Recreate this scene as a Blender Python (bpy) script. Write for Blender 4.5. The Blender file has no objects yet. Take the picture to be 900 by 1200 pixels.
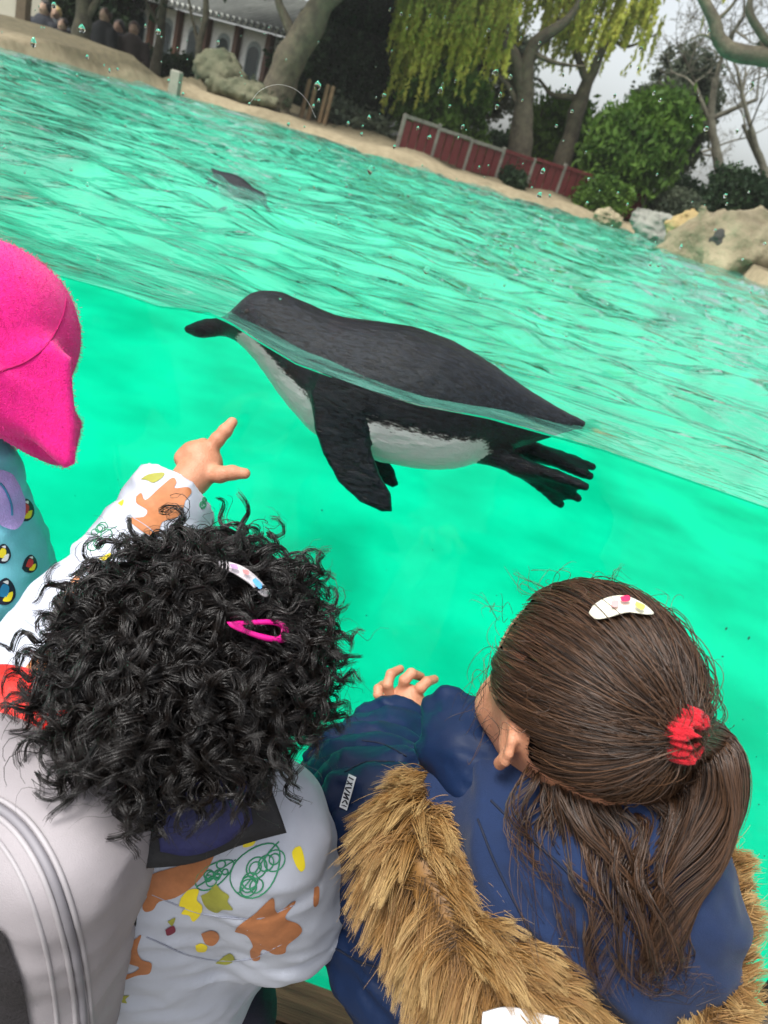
import bpy, math, random
import numpy as np
rng = np.random.default_rng(7)
random.seed(7)
S = bpy.context.scene
COL = S.collection

# ------------------------------------------------------------------ camera
# world: glass pane in the plane y = 0, still water level z = 0, metres
ROLL, PITCH, YAW, FPX = math.radians(17.5), math.radians(24.6), math.radians(2.5), 930.0
CAM = np.array([0.03, -0.95, 0.285])
_c, _s = math.cos(YAW), math.sin(YAW)
_X = np.array([_c, _s, 0.0]); _Y = np.array([-_s, _c, 0.0]); _Z = np.array([0, 0, 1.0])
FWD = _Y * math.cos(PITCH) - _Z * math.sin(PITCH)
_U = _Y * math.sin(PITCH) + _Z * math.cos(PITCH)
RGT = math.cos(ROLL) * _X + math.sin(ROLL) * _U
UPV = -math.sin(ROLL) * _X + math.cos(ROLL) * _U
def ray(px, py): return FWD + (px - 450) / FPX * RGT - (py - 600) / FPX * UPV
def P(px, py, t): return CAM + t * ray(px, py)                 # point at depth t along the view axis
def PY(px, py, y): d = ray(px, py); return CAM + d * (y - CAM[1]) / d[1]   # on the plane y = const
def PZ(px, py, z): d = ray(px, py); return CAM + d * (z - CAM[2]) / d[2]   # on the plane z = const
def J(p):
    q = np.asarray(p, float) - CAM; t = q @ FWD
    return 450 + FPX * (q @ RGT) / t, 600 - FPX * (q @ UPV) / t, t

cd = bpy.data.cameras.new('camera'); cam = bpy.data.objects.new('camera', cd); COL.objects.link(cam)
from mathutils import Matrix, Vector
M = Matrix.Identity(4)
for i in range(3):
    M[i][0] = RGT[i]; M[i][1] = UPV[i]; M[i][2] = -FWD[i]; M[i][3] = CAM[i]
cam.matrix_world = M
cd.sensor_fit = 'VERTICAL'; cd.sensor_height = 36.0; cd.sensor_width = 27.0
cd.lens = FPX / 1200 * 36.0
cd.clip_start = 0.01; cd.clip_end = 500
cd.dof.use_dof = True; cd.dof.focus_distance = 0.72
cd.dof.aperture_fstop = (cd.lens / 1000) / 0.0026
S.camera = cam

# ------------------------------------------------------------------ light: bright overcast day
SUN_EL, SUN_AZ = math.radians(60), math.radians(222)          # azimuth clockwise from +y
W = bpy.data.worlds.new('World'); S.world = W; W.use_nodes = True
nt = W.node_tree; nt.nodes.clear()
sk = nt.nodes.new('ShaderNodeTexSky'); sk.sky_type = 'NISHITA'; sk.sun_disc = False
sk.sun_elevation = SUN_EL; sk.sun_rotation = SUN_AZ; sk.dust_density = 4.0; sk.air_density = 1.0; sk.ozone_density = 1.0
hs = nt.nodes.new('ShaderNodeHueSaturation'); hs.inputs['Saturation'].default_value = 0.22
bg = nt.nodes.new('ShaderNodeBackground'); bg.inputs['Strength'].default_value = 0.15
wo = nt.nodes.new('ShaderNodeOutputWorld')
nt.links.new(sk.outputs[0], hs.inputs['Color']); nt.links.new(hs.outputs[0], bg.inputs['Color']); nt.links.new(bg.outputs[0], wo.inputs['Surface'])
sl = bpy.data.lights.new('sun', 'SUN'); sl.energy = 2.2; sl.angle = math.radians(20); sl.color = (1.0, 0.97, 0.92)
so = bpy.data.objects.new('sun', sl); COL.objects.link(so)
so.location = (0, -3, 6)
_sd = Vector((math.sin(SUN_AZ) * math.cos(SUN_EL), math.cos(SUN_AZ) * math.cos(SUN_EL), math.sin(SUN_EL)))
so.rotation_euler = _sd.to_track_quat('Z', 'Y').to_euler()
S.view_settings.view_transform = 'Standard'; S.view_settings.look = 'None'
S.view_settings.exposure = 0.75; S.view_settings.gamma = 1.0; S.view_settings.use_curve_mapping = False
S.render.engine = 'CYCLES'
cy = S.cycles
cy.use_denoising = True; cy.max_bounces = 8; cy.transparent_max_bounces = 32; cy.transmission_bounces = 6
cy.diffuse_bounces = 3; cy.glossy_bounces = 3; cy.volume_bounces = 0; cy.caustics_reflective = False; cy.caustics_refractive = False
cy.sample_clamp_indirect = 6.0

# ------------------------------------------------------------------ helpers: materials
def lin(c):                                                    # sRGB 0-255 -> linear
    return tuple(((v / 255) / 12.92 if v <= 10 else (((v / 255) + 0.055) / 1.055) ** 2.4) for v in c)
def node(nt, kind, **kw):
    n = nt.nodes.new(kind)
    for k, v in kw.items():
        if k in n.inputs: n.inputs[k].default_value = v
        else: setattr(n, k, v)
    return n
MATS = {}
def mat(name, col, rough=0.6, var=0.15, vscale=20.0, bump=0.0, bscale=200.0, spec=0.5, sheen=0.0, sss=0.0, metal=0.0, col2=None, coat=0.0,
        stretch=None, detail=4.0, bdist=0.002):
    """Principled surface: two-tone noise colour, optional fine relief."""
    if name in MATS: return MATS[name]
    m = bpy.data.materials.new(name); m.use_nodes = True; t = m.node_tree; L = t.links.new
    b = t.nodes['Principled BSDF']
    b.inputs['Roughness'].default_value = rough; b.inputs['Specular IOR Level'].default_value = spec; b.inputs['Metallic'].default_value = metal
    if sheen: b.inputs['Sheen Weight'].default_value = sheen; b.inputs['Sheen Roughness'].default_value = 0.4
    if coat: b.inputs['Coat Weight'].default_value = coat
    if sss:
        b.inputs['Subsurface Weight'].default_value = sss; b.inputs['Subsurface Radius'].default_value = (0.006, 0.002, 0.001); b.inputs['Subsurface Scale'].default_value = 1.0
    tc = node(t, 'ShaderNodeTexCoord')
    src = tc.outputs['Object']
    if stretch:
        mp = node(t, 'ShaderNodeMapping'); mp.inputs['Scale'].default_value = stretch; L(src, mp.inputs['Vector']); src = mp.outputs[0]
    nz = node(t, 'ShaderNodeTexNoise', Scale=vscale, Detail=detail, Roughness=0.6); L(src, nz.inputs['Vector'])
    rp = node(t, 'ShaderNodeValToRGB'); L(nz.outputs['Fac'], rp.inputs['Fac'])
    c2 = col2 if col2 else tuple(min(1, c * (1 + var)) for c in col)
    c1 = col if col2 else tuple(c * (1 - var) for c in col)
    rp.color_ramp.elements[0].position = 0.3; rp.color_ramp.elements[1].position = 0.7
    rp.color_ramp.elements[0].color = (*c1, 1); rp.color_ramp.elements[1].color = (*c2, 1)
    L(rp.outputs[0], b.inputs['Base Color'])
    if bump:
        n2 = node(t, 'ShaderNodeTexNoise', Scale=bscale, Detail=3.0); L(src, n2.inputs['Vector'])
        bp = node(t, 'ShaderNodeBump', Strength=bump, Distance=bdist); L(n2.outputs['Fac'], bp.inputs['Height']); L(bp.outputs[0], b.inputs['Normal'])
    m['src'] = name
    MATS[name] = m
    return m

# ------------------------------------------------------------------ helpers: meshes
def quads_mesh(name, V, Q, smooth=True):
    V = np.asarray(V, np.float32); Q = np.asarray(Q, np.int32)
    me = bpy.data.meshes.new(name); k = Q.shape[1]
    me.vertices.add(len(V)); me.vertices.foreach_set('co', V.ravel())
    me.loops.add(Q.size); me.loops.foreach_set('vertex_index', Q.ravel())
    me.polygons.add(len(Q)); me.polygons.foreach_set('loop_start', np.arange(0, Q.size, k, dtype=np.int32))
    me.polygons.foreach_set('use_smooth', np.full(len(Q), smooth))
    me.update(calc_edges=True)
    return me
def link(name, me, m=None, parent=None):
    o = bpy.data.objects.new(name, me); COL.objects.link(o)
    if m is not None and me is not None:
        if not me.materials: me.materials.append(m)
    if parent is not None: o.parent = parent
    return o
def obj(name, V, Q, m, parent=None, smooth=True): return link(name, quads_mesh(name, V, Q, smooth), m, parent)
def tag(o, label=None, cat=None, group=None, kind=None):
    if label: o['label'] = label
    if cat: o['category'] = cat
    if group: o['group'] = group
    if kind: o['kind'] = kind
    return o
def thing(name, label, cat, loc=(0, 0, 0), group=None):
    o = bpy.data.objects.new(name, None); COL.objects.link(o); o.location = loc; o.empty_display_size = 0.05
    return tag(o, label, cat, group)
def under(parent, V): return np.asarray(V, float) - np.array(parent.location)   # world -> local of an unrotated empty
def join(parts):
    """[(V,Q)] of one polygon size -> one V,Q"""
    Vs, Qs, n = [], [], 0
    for v, q in parts: Vs.append(np.asarray(v, float)); Qs.append(np.asarray(q, int) + n); n += len(v)
    return np.concatenate(Vs), np.concatenate(Qs)

def nrm(v): v = np.asarray(v, float); return v / (np.linalg.norm(v, axis=-1, keepdims=True) + 1e-12)
def _h(i, j, k, seed):
    n = (i * 73856093) ^ (j * 19349663) ^ (k * 83492791) ^ (seed * 2654435)
    n = (n ^ (n >> 13)) * 1274126177 & 0x7fffffff
    return ((n ^ (n >> 16)) & 0xffff) / 65535.0
def vnoise(p, seed=0):
    """smooth value noise, -1..1"""
    p = np.asarray(p, float); i = np.floor(p).astype(np.int64); f = p - i; f = f * f * (3 - 2 * f)
    r = 0
    for a in (0, 1):
        for b in (0, 1):
            for c in (0, 1):
                w = (f[..., 0] if a else 1 - f[..., 0]) * (f[..., 1] if b else 1 - f[..., 1]) * (f[..., 2] if c else 1 - f[..., 2])
                r = r + w * _h(i[..., 0] + a, i[..., 1] + b, i[..., 2] + c, seed)
    return r * 2 - 1
def fbm(p, seed=0, o=3):
    p = np.asarray(p, float); return sum(vnoise(p * 2 ** k, seed + k) * 0.5 ** k for k in range(o))

# signed distance shapes; every function takes points (...,3)
def d_ell(c, r, R=None):
    c = np.asarray(c, float); r = np.asarray(r, float)
    def f(p):
        q = p - c
        if R is not None: q = q @ R                             # columns of R are the local axes
        k0 = np.linalg.norm(q / r, axis=-1); k1 = np.linalg.norm(q / (r * r), axis=-1) + 1e-9
        return k0 * (k0 - 1) / k1
    return f
def d_cone(a, b, ra, rb):
    a = np.asarray(a, float); b = np.asarray(b, float); ab = b - a; L2 = ab @ ab + 1e-12
    def f(p):
        h = np.clip(((p - a) @ ab) / L2, 0, 1)
        return np.linalg.norm(p - a - h[..., None] * ab, axis=-1) - (ra + (rb - ra) * h)
    return f
def d_chain(pts, rad, k=0.01):
    fs = [d_cone(pts[i], pts[i + 1], rad[i], rad[i + 1]) for i in range(len(pts) - 1)]
    return d_union(fs, k)
def smin(a, b, k):
    h = np.clip(0.5 + 0.5 * (b - a) / k, 0, 1)
    return b + (a - b) * h - k * h * (1 - h)
def d_union(fs, k=0.01):
    def f(p):
        r = fs[0](p)
        for g in fs[1:]: r = smin(r, g(p), k)
        return r
    return f
def d_box(c, half, R, rad):
    c = np.asarray(c, float); half = np.asarray(half, float) - rad
    def f(p):
        q = np.abs((p - c) @ R) - half
        return np.linalg.norm(np.maximum(q, 0), axis=-1) + np.minimum(np.max(q, axis=-1), 0) - rad
    return f
def d_plate(poly, o, e1, e2, th, rnd=0.004):
    """polygon (2-D, metres in the frame o,e1,e2) extruded to +-th and rounded"""
    poly = np.asarray(poly, float); n = np.cross(e1, e2)
    def f(p):
        q = p - o; x = q @ e1; y = q @ e2; z = q @ n
        d = np.full(x.shape, 1e9); s = np.ones(x.shape)
        m = len(poly)
        for i in range(m):
            a = poly[i]; b = poly[i - 1]; e = b - a
            wx = x - a[0]; wy = y - a[1]
            h = np.clip((wx * e[0] + wy * e[1]) / (e @ e), 0, 1)
            d = np.minimum(d, (wx - e[0] * h) ** 2 + (wy - e[1] * h) ** 2)
            c1 = y >= a[1]; c2 = y < b[1]; c3 = e[0] * wy > e[1] * wx
            s = np.where((c1 & c2 & c3) | (~c1 & ~c2 & ~c3), -s, s)
        d2 = np.sqrt(d) * s + rnd; dz = np.abs(z) - th + rnd
        return np.minimum(np.maximum(d2, dz), 0) + np.hypot(np.maximum(d2, 0), np.maximum(dz, 0)) - rnd
    return f
def grad(f, p, e=1e-3):
    g = np.stack([f(p + np.eye(3)[i] * e) - f(p - np.eye(3)[i] * e) for i in range(3)], -1)
    return nrm(g)
def snap(f, p, off=0.0, it=4):
    p = np.array(p, float)
    for _ in range(it): p = p - grad(f, p) * (f(p) - off)[..., None]
    return p
def nets(f, lo, hi, h, fit=1):
    """surface nets of f<0 inside the box"""
    lo = np.asarray(lo, float); hi = np.asarray(hi, float)
    n = np.ceil((hi - lo) / h).astype(int) + 1
    ax = [lo[i] + h * np.arange(n[i]) for i in range(3)]
    G = np.stack(np.meshgrid(*ax, indexing='ij'), -1)
    c = 4; Gc = G[::c, ::c, ::c]; Dc = f(Gc)                    # coarse pass, then only the blocks near the surface
    up = lambda a: np.repeat(np.repeat(np.repeat(a, c, 0), c, 1), c, 2)[:n[0], :n[1], :n[2]]
    nearc = np.abs(Dc) < 2.6 * c * h; nb_ = nearc.copy()
    for a_ in range(3):
        nb_ |= np.roll(nearc, -1, a_) & (np.roll(Dc, -1, a_) * Dc < 0)
    D = up(Dc).copy(); mk = up(nb_)
    D[mk] = f(G[mk])
    ins = D < 0
    cell = np.zeros(n - 1, int)
    acc = np.zeros((*(n - 1), 3)); cnt = np.zeros(n - 1)
    sl = lambda o: tuple(slice(o[i], n[i] - 1 + o[i]) for i in range(3))
    for a in range(3):
        for u in (0, 1):
            for w in (0, 1):
                o = [0, 0, 0]; o[(a + 1) % 3] = u; o[(a + 2) % 3] = w; o2 = list(o); o2[a] = 1
                d0 = D[sl(o)]; d1 = D[sl(o2)]; x = (d0 < 0) != (d1 < 0)
                t = np.where(x, d0 / np.where(x, d0 - d1, 1), 0)
                for i in range(3):
                    acc[..., i] += np.where(x, (t if i == a else o[i]), 0)
                cnt += x
    act = cnt > 0; idx = np.full(n - 1, -1); idx[act] = np.arange(act.sum())
    ii = np.argwhere(act)
    V = lo + h * (ii + acc[act] / cnt[act][:, None])
    Q = []
    for a in range(3):
        b, c = (a + 1) % 3, (a + 2) % 3
        s0 = [slice(None)] * 3; s1 = [slice(None)] * 3
        s0[a] = slice(0, n[a] - 1); s1[a] = slice(1, n[a])
        A = ins[tuple(s0)]; B = ins[tuple(s1)]
        e = np.argwhere(A != B); e = e[(e[:, b] > 0) & (e[:, c] > 0) & (e[:, b] < n[b] - 1) & (e[:, c] < n[c] - 1)]
        fl = A[tuple(e.T)]
        def cc(db, dc):
            k = e.copy(); k[:, b] -= db; k[:, c] -= dc; return idx[tuple(k.T)]
        q = np.stack([cc(1, 1), cc(0, 1), cc(0, 0), cc(1, 0)], 1)
        q[~fl] = q[~fl][:, ::-1]
        Q.append(q)
    Q = np.concatenate(Q)
    for _ in range(fit):
        g = grad(f, V, h * 0.5); d = f(V); V = V - g * np.clip(d, -h, h)[:, None]
    return V, Q
def tubes(paths, rad, sides=3, cap=False):
    """paths (N,K,3), rad (N,K) or scalar -> V,Q"""
    paths = np.asarray(paths, float); N, K, _ = paths.shape
    rad = np.broadcast_to(np.asarray(rad, float), (N, K))
    T = nrm(np.gradient(paths, axis=1))
    ref = nrm(rng.normal(size=(N, 1, 3))) * np.ones((1, K, 1)) if N > 1 else np.array([[[0.31, 0.52, 0.79]]]) * np.ones((1, K, 1))
    A = nrm(np.cross(T, ref)); B = np.cross(T, A)
    an = np.arange(sides) * 2 * np.pi / sides
    V = paths[:, :, None, :] + rad[:, :, None, None] * (np.cos(an)[None, None, :, None] * A[:, :, None, :] + np.sin(an)[None, None, :, None] * B[:, :, None, :])
    i = np.arange(N)[:, None, None] * K * sides + np.arange(K - 1)[None, :, None] * sides
    j = np.arange(sides)[None, None, :]; j2 = (j + 1) % sides
    Q = np.stack([i + j, i + j2, i + sides + j2, i + sides + j], -1).reshape(-1, 4)
    return V.reshape(-1, 3), Q
def spline(pts, n):
    """Catmull-Rom through pts (m,d), n samples"""
    p = np.asarray(pts, float); m = len(p)
    p = np.concatenate([[2 * p[0] - p[1]], p, [2 * p[-1] - p[-2]]])
    u = np.linspace(0, m - 1, n); i = np.minimum(u.astype(int), m - 2); t = (u - i)[:, None]
    a, b, c, d = p[i], p[i + 1], p[i + 2], p[i + 3]
    return 0.5 * (2 * b + (c - a) * t + (2 * a - 5 * b + 4 * c - d) * t ** 2 + (3 * b - a - 3 * c + d) * t ** 3)
def box(c, half, R=np.eye(3)):
    s = np.array([[x, y, z] for x in (-1, 1) for y in (-1, 1) for z in (-1, 1)], float) * np.asarray(half)
    return s @ np.asarray(R).T + np.asarray(c), np.array([[0, 1, 3, 2], [4, 6, 7, 5], [0, 4, 5, 1], [2, 3, 7, 6], [0, 2, 6, 4], [1, 5, 7, 3]])
def bevel_box(c, half, b, R=np.eye(3)):
    """box with chamfered vertical ring edges: stacked rings"""
    h = np.asarray(half, float); V = []
    for z, k in ((-h[2], b), (-h[2] + b, 0), (h[2] - b, 0), (h[2], b)):
        for x, y in ((-1, -1), (1, -1), (1, 1), (-1, 1)): V.append((x * (h[0] - k), y * (h[1] - k), z))
    Q = [[3, 2, 1, 0], [12, 13, 14, 15]]
    for r in range(3):
        for i in range(4): Q.append([r * 4 + i, r * 4 + (i + 1) % 4, r * 4 + 4 + (i + 1) % 4, r * 4 + 4 + i])
    return np.array(V) @ np.asarray(R).T + np.asarray(c), np.array(Q)
def frame(z, x):
    """orthonormal axes as columns: x', y', z' with z' along z"""
    z = nrm(z); x = nrm(np.asarray(x, float) - z * (np.asarray(x, float) @ z)); return np.stack([x, np.cross(z, x), z], 1)

# ================================================================== the setting
FLOOR_Z = -1.15                                                # where the children stand
SHORE = np.array([PZ(*q, 0.0)[:2] for q in [(0, 58), (200, 107), (330, 147), (450, 185), (600, 231), (740, 272), (820, 302), (900, 338)]])
def shore_y(x):
    k = np.argsort(SHORE[:, 0]); return np.interp(x, SHORE[k, 0], SHORE[k, 1])
def sstep(a, b, x): t = np.clip((x - a) / (b - a), 0, 1); return t * t * (3 - 2 * t)
def ground_z(x, y):
    s = y - shore_y(x)
    z = -1.22 + 0.9 * sstep(-4.0, -0.6, s) + 0.32 * sstep(-0.7, 0.1, s) + 0.10 * sstep(0.0, 0.3, s) + 0.14 * sstep(0.3, 2.2, s)
    drop = sstep(2.6, 4.4, s) * (0.35 + 0.65 * sstep(0.5, -1.5, x))
    z = z - 1.1 * drop
    n = fbm(np.stack([x * 1.3, y * 1.3, x * 0], -1), 5)
    return z + n * 0.05 * sstep(-0.1, 0.8, s) + 0.02 * fbm(np.stack([x * 6, y * 6, x * 0], -1), 9) * sstep(0.0, 0.4, s)
def sheet(xs, ys, zf):
    X, Y = np.meshgrid(xs, ys, indexing='ij'); V = np.stack([X, Y, zf(X, Y)], -1).reshape(-1, 3)
    nx, ny = len(xs), len(ys); i = (np.arange(nx - 1)[:, None] * ny + np.arange(ny - 1)[None]).ravel()
    return V, np.stack([i, i + ny, i + ny + 1, i + 1], 1)

# ground behind and in front of the pool: one sheet to the horizon, painted basin below the water line, sand and soil above
xs = np.concatenate([[-250, -120, -60, -35, -22], np.linspace(-15, 15, 151), [22, 35, 60, 120, 250]])
ys = np.concatenate([[0.02, 0.5, 1, 1.5, 2, 2.5], np.linspace(3, 22, 171), [24, 30, 40, 60, 100, 180, 400]])
m = bpy.data.materials.new('ground_soil'); m.use_nodes = True; t = m.node_tree; L = t.links.new; b = t.nodes['Principled BSDF']
b.inputs['Roughness'].default_value = 0.85
tc = node(t, 'ShaderNodeTexCoord'); n1 = node(t, 'ShaderNodeTexNoise', Scale=1.6, Detail=6.0); L(tc.outputs['Object'], n1.inputs['Vector'])
n2 = node(t, 'ShaderNodeTexNoise', Scale=14.0, Detail=5.0); L(tc.outputs['Object'], n2.inputs['Vector'])
sand = node(t, 'ShaderNodeValToRGB'); L(n2.outputs['Fac'], sand.inputs['Fac'])
sand.color_ramp.elements[0].color = (0.17, 0.13, 0.075, 1); sand.color_ramp.elements[1].color = (0.38, 0.32, 0.21, 1)
soil = node(t, 'ShaderNodeValToRGB'); L(n2.outputs['Fac'], soil.inputs['Fac'])
soil.color_ramp.elements[0].color = (0.045, 0.04, 0.025, 1); soil.color_ramp.elements[1].color = (0.17, 0.14, 0.08, 1)
mossr = node(t, 'ShaderNodeMapRange'); mossr.inputs['From Min'].default_value = 0.52; mossr.inputs['From Max'].default_value = 0.62; L(n1.outputs['Fac'], mossr.inputs['Value'])
sep = node(t, 'ShaderNodeSeparateXYZ'); L(tc.outputs['Object'], sep.inputs[0])
at = node(t, 'ShaderNodeAttribute', attribute_name='shore')
mx = node(t, 'ShaderNodeMix', data_type='RGBA'); L(sand.outputs[0], mx.inputs[6]); L(soil.outputs[0], mx.inputs[7])
ad = node(t, 'ShaderNodeMath', operation='MULTIPLY_ADD'); L(mossr.outputs[0], ad.inputs[0]); ad.inputs[1].default_value = 0.35
mr = node(t, 'ShaderNodeMapRange'); mr.inputs['From Min'].default_value = 0.45; mr.inputs['From Max'].default_value = 1.2; L(at.outputs['Fac'], mr.inputs['Value'])
L(mr.outputs[0], ad.inputs[2]); L(ad.outputs[0], mx.inputs[0])
paint = node(t, 'ShaderNodeValToRGB'); L(n1.outputs['Fac'], paint.inputs['Fac'])
paint.color_ramp.elements[0].position = 0.34; paint.color_ramp.elements[1].position = 0.60
paint.color_ramp.elements[0].color = (0.002, 0.60, 0.315, 1); paint.color_ramp.elements[1].color = (0.003, 0.86, 0.475, 1)
st0 = PZ(372, 668, -1.22)                                      # a darker patch on the basin floor
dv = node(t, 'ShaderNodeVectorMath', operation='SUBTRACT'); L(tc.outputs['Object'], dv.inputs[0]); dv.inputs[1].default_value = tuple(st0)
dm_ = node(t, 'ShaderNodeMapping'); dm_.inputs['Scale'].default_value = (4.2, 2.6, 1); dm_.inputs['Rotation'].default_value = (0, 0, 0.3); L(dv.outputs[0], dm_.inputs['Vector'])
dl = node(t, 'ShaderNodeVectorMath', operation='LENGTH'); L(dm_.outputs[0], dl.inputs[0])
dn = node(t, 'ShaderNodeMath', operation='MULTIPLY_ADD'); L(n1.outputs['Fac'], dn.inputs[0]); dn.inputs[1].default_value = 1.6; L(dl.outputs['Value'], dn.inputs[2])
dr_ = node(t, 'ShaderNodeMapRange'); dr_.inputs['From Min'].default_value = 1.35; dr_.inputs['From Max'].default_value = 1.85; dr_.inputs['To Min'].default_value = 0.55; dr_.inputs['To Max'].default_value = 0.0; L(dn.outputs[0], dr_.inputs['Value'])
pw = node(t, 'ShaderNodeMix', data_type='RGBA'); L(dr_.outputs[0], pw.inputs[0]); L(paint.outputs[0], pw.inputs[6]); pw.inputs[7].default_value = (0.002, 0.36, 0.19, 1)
wet = node(t, 'ShaderNodeMapRange'); wet.inputs['From Min'].default_value = -0.25; wet.inputs['From Max'].default_value = -0.15; L(at.outputs['Fac'], wet.inputs['Value'])
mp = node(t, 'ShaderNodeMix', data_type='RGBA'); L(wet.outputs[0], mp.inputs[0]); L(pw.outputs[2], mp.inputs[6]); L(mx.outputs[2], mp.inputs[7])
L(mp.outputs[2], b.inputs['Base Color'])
sp_ = node(t, 'ShaderNodeMath', operation='MULTIPLY'); L(wet.outputs[0], sp_.inputs[0]); sp_.inputs[1].default_value = 0.3; L(sp_.outputs[0], b.inputs['Specular IOR Level'])
bp = node(t, 'ShaderNodeBump', Distance=0.02); bs_ = node(t, 'ShaderNodeMath', operation='MULTIPLY'); L(wet.outputs[0], bs_.inputs[0]); bs_.inputs[1].default_value = 0.5; L(bs_.outputs[0], bp.inputs['Strength']); L(n2.outputs['Fac'], bp.inputs['Height']); L(bp.outputs[0], b.inputs['Normal'])
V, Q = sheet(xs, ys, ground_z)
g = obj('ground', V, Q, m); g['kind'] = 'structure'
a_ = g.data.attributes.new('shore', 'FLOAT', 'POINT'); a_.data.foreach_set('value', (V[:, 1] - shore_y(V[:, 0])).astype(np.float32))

# deck the children stand on, and the basin wall below the glass
deckm = mat('deck_concrete', (0.16, 0.15, 0.13), 0.85, 0.3, 9, 0.4, 60)
V, Q = sheet(np.array([-250, -20, -6, -3, 0, 3, 6, 20, 250.]), np.array([-250, -20, -6, -3, -1.5, -0.02]), lambda x, y: x * 0 + FLOOR_Z)
o = obj('deck', V, Q, deckm); o['kind'] = 'structure'
V, Q = bevel_box((0, -0.002, -1.36), (12, 0.016, 0.259), 0.004)
o = obj('basin_wall', V, Q, mat('basin_paint', (0.12, 0.6, 0.38), 0.5)); o['kind'] = 'structure'

# ------------------------------------------------------------------ water
def water_mat():
    m = bpy.data.materials.new('pool_water'); m.use_nodes = True; t = m.node_tree; L = t.links.new; t.nodes.clear()
    out = node(t, 'ShaderNodeOutputMaterial')
    geo = node(t, 'ShaderNodeNewGeometry'); sep = node(t, 'ShaderNodeSeparateXYZ'); L(geo.outputs['True Normal'], sep.inputs[0])
    ab = node(t, 'ShaderNodeMath', operation='ABSOLUTE'); L(sep.outputs['Z'], ab.inputs[0])
    top = node(t, 'ShaderNodeMath', operation='GREATER_THAN'); L(ab.outputs[0], top.inputs[0]); top.inputs[1].default_value = 0.5
    tc = node(t, 'ShaderNodeTexCoord')
    mp = node(t, 'ShaderNodeMapping'); mp.inputs['Scale'].default_value = (3.4, 7.0, 5.0); mp.inputs['Rotation'].default_value = (0, 0, 0.15); L(tc.outputs['Object'], mp.inputs['Vector'])
    n1 = node(t, 'ShaderNodeTexNoise', Scale=1.0, Detail=4.0, Roughness=0.55, Distortion=0.8); L(mp.outputs[0], n1.inputs['Vector'])
    mp2 = node(t, 'ShaderNodeMapping'); mp2.inputs['Scale'].default_value = (1.2, 2.6, 1.0); mp2.inputs['Rotation'].default_value = (0, 0, -0.2); L(tc.outputs['Object'], mp2.inputs['Vector'])
    n2 = node(t, 'ShaderNodeTexNoise', Scale=1.0, Detail=4.0, Distortion=0.8); L(mp2.outputs[0], n2.inputs['Vector'])
    b1 = node(t, 'ShaderNodeBump', Strength=1.0, Distance=0.015); L(n1.outputs['Fac'], b1.inputs['Height'])
    b2 = node(t, 'ShaderNodeBump', Strength=1.0, Distance=0.10); L(n2.outputs['Fac'], b2.inputs['Height']); L(b1.outputs[0], b2.inputs['Normal'])
    fr = node(t, 'ShaderNodeFresnel', IOR=1.45); L(b2.outputs[0], fr.inputs['Normal'])
    fm = node(t, 'ShaderNodeMath', operation='MULTIPLY'); L(fr.outputs[0], fm.inputs[0]); L(top.outputs[0], fm.inputs[1])
    tr0 = node(t, 'ShaderNodeBsdfTransparent'); df = node(t, 'ShaderNodeBsdfDiffuse'); df.inputs[0].default_value = (0.17, 0.60, 0.47, 1); L(b2.outputs[0], df.inputs['Normal'])
    cl = node(t, 'ShaderNodeMath', operation='MULTIPLY'); L(top.outputs[0], cl.inputs[0]); cl.inputs[1].default_value = 0.34   # cloudy with fine bubbles
    tr = node(t, 'ShaderNodeMixShader'); L(cl.outputs[0], tr.inputs[0]); L(tr0.outputs[0], tr.inputs[1]); L(df.outputs[0], tr.inputs[2])
    gl = node(t, 'ShaderNodeBsdfGlossy', Roughness=0.06); L(b2.outputs[0], gl.inputs['Normal'])
    ms = node(t, 'ShaderNodeMixShader'); L(fm.outputs[0], ms.inputs[0]); L(tr.outputs[0], ms.inputs[1]); L(gl.outputs[0], ms.inputs[2])
    L(ms.outputs[0], out.inputs['Surface'])
    return m
PENG_Y = 0.145
LINE = np.array([PY(*q, 0.0) for q in [(-60, 290), (70, 328), (133, 345), (180, 362), (213, 365), (240, 368), (267, 380), (300, 403), (344, 430), (431, 462), (489, 479), (570, 493), (639, 512), (697, 528), (800, 564), (900, 600), (1000, 636)]])
def wave(x, y):
    near = np.exp(-y / 0.10)
    lx = np.interp(x, LINE[:, 0], LINE[:, 2], left=0, right=0)
    w = 0
    for k, (a, fx, fy, ph) in enumerate([(0.0035, 9, 21, 0.3), (0.0030, -14, 30, 1.7), (0.004, 5, 12, 4.0), (0.0022, 31, 38, 2.2), (0.006, 2.1, 5.0, 1.1), (0.0016, -40, 55, 0.4)]):
        w = w + a * np.sin(fx * x + fy * y + ph + 1.5 * np.sin(0.7 * fx * y * 0.3 + x * 2.3 + k))
    w = w + 0.010 * fbm(np.stack([x * 4, y * 7, x * 0], -1), 21) * (1 + 0.3 * np.minimum(y, 6))
    w = w * (0.35 + 0.65 * sstep(0.0, 0.5, y))
    return lx * near + w * (1 - near) + 0.004 * np.exp(-(y - 0.006) / 0.003)
def grow(a, s, n, q):
    v = [a]
    for _ in range(n): v.append(v[-1] + s); s *= q
    return np.array(v)
xr = grow(0.9, 0.013, 70, 1.07); xs = np.concatenate([-xr[::-1][:-1], np.arange(-0.9, 0.9, 0.011), xr]); xs = xs[np.abs(xs) < 22]
ys = np.concatenate([[0.006, 0.0075, 0.0095, 0.012, 0.015], np.arange(0.02, 0.5, 0.010), grow(0.5, 0.011, 150, 1.022)]); ys = ys[ys < 16]
Vt, Qt = sheet(xs, ys, wave)
nx, ny = len(xs), len(ys)
ix = np.arange(nx) * ny; iy = np.arange(ny)
rim = np.concatenate([ix, (nx - 1) * ny + iy[1:], ix[::-1][1:] + ny - 1, iy[::-1][1:-1]])   # around the sheet
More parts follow.
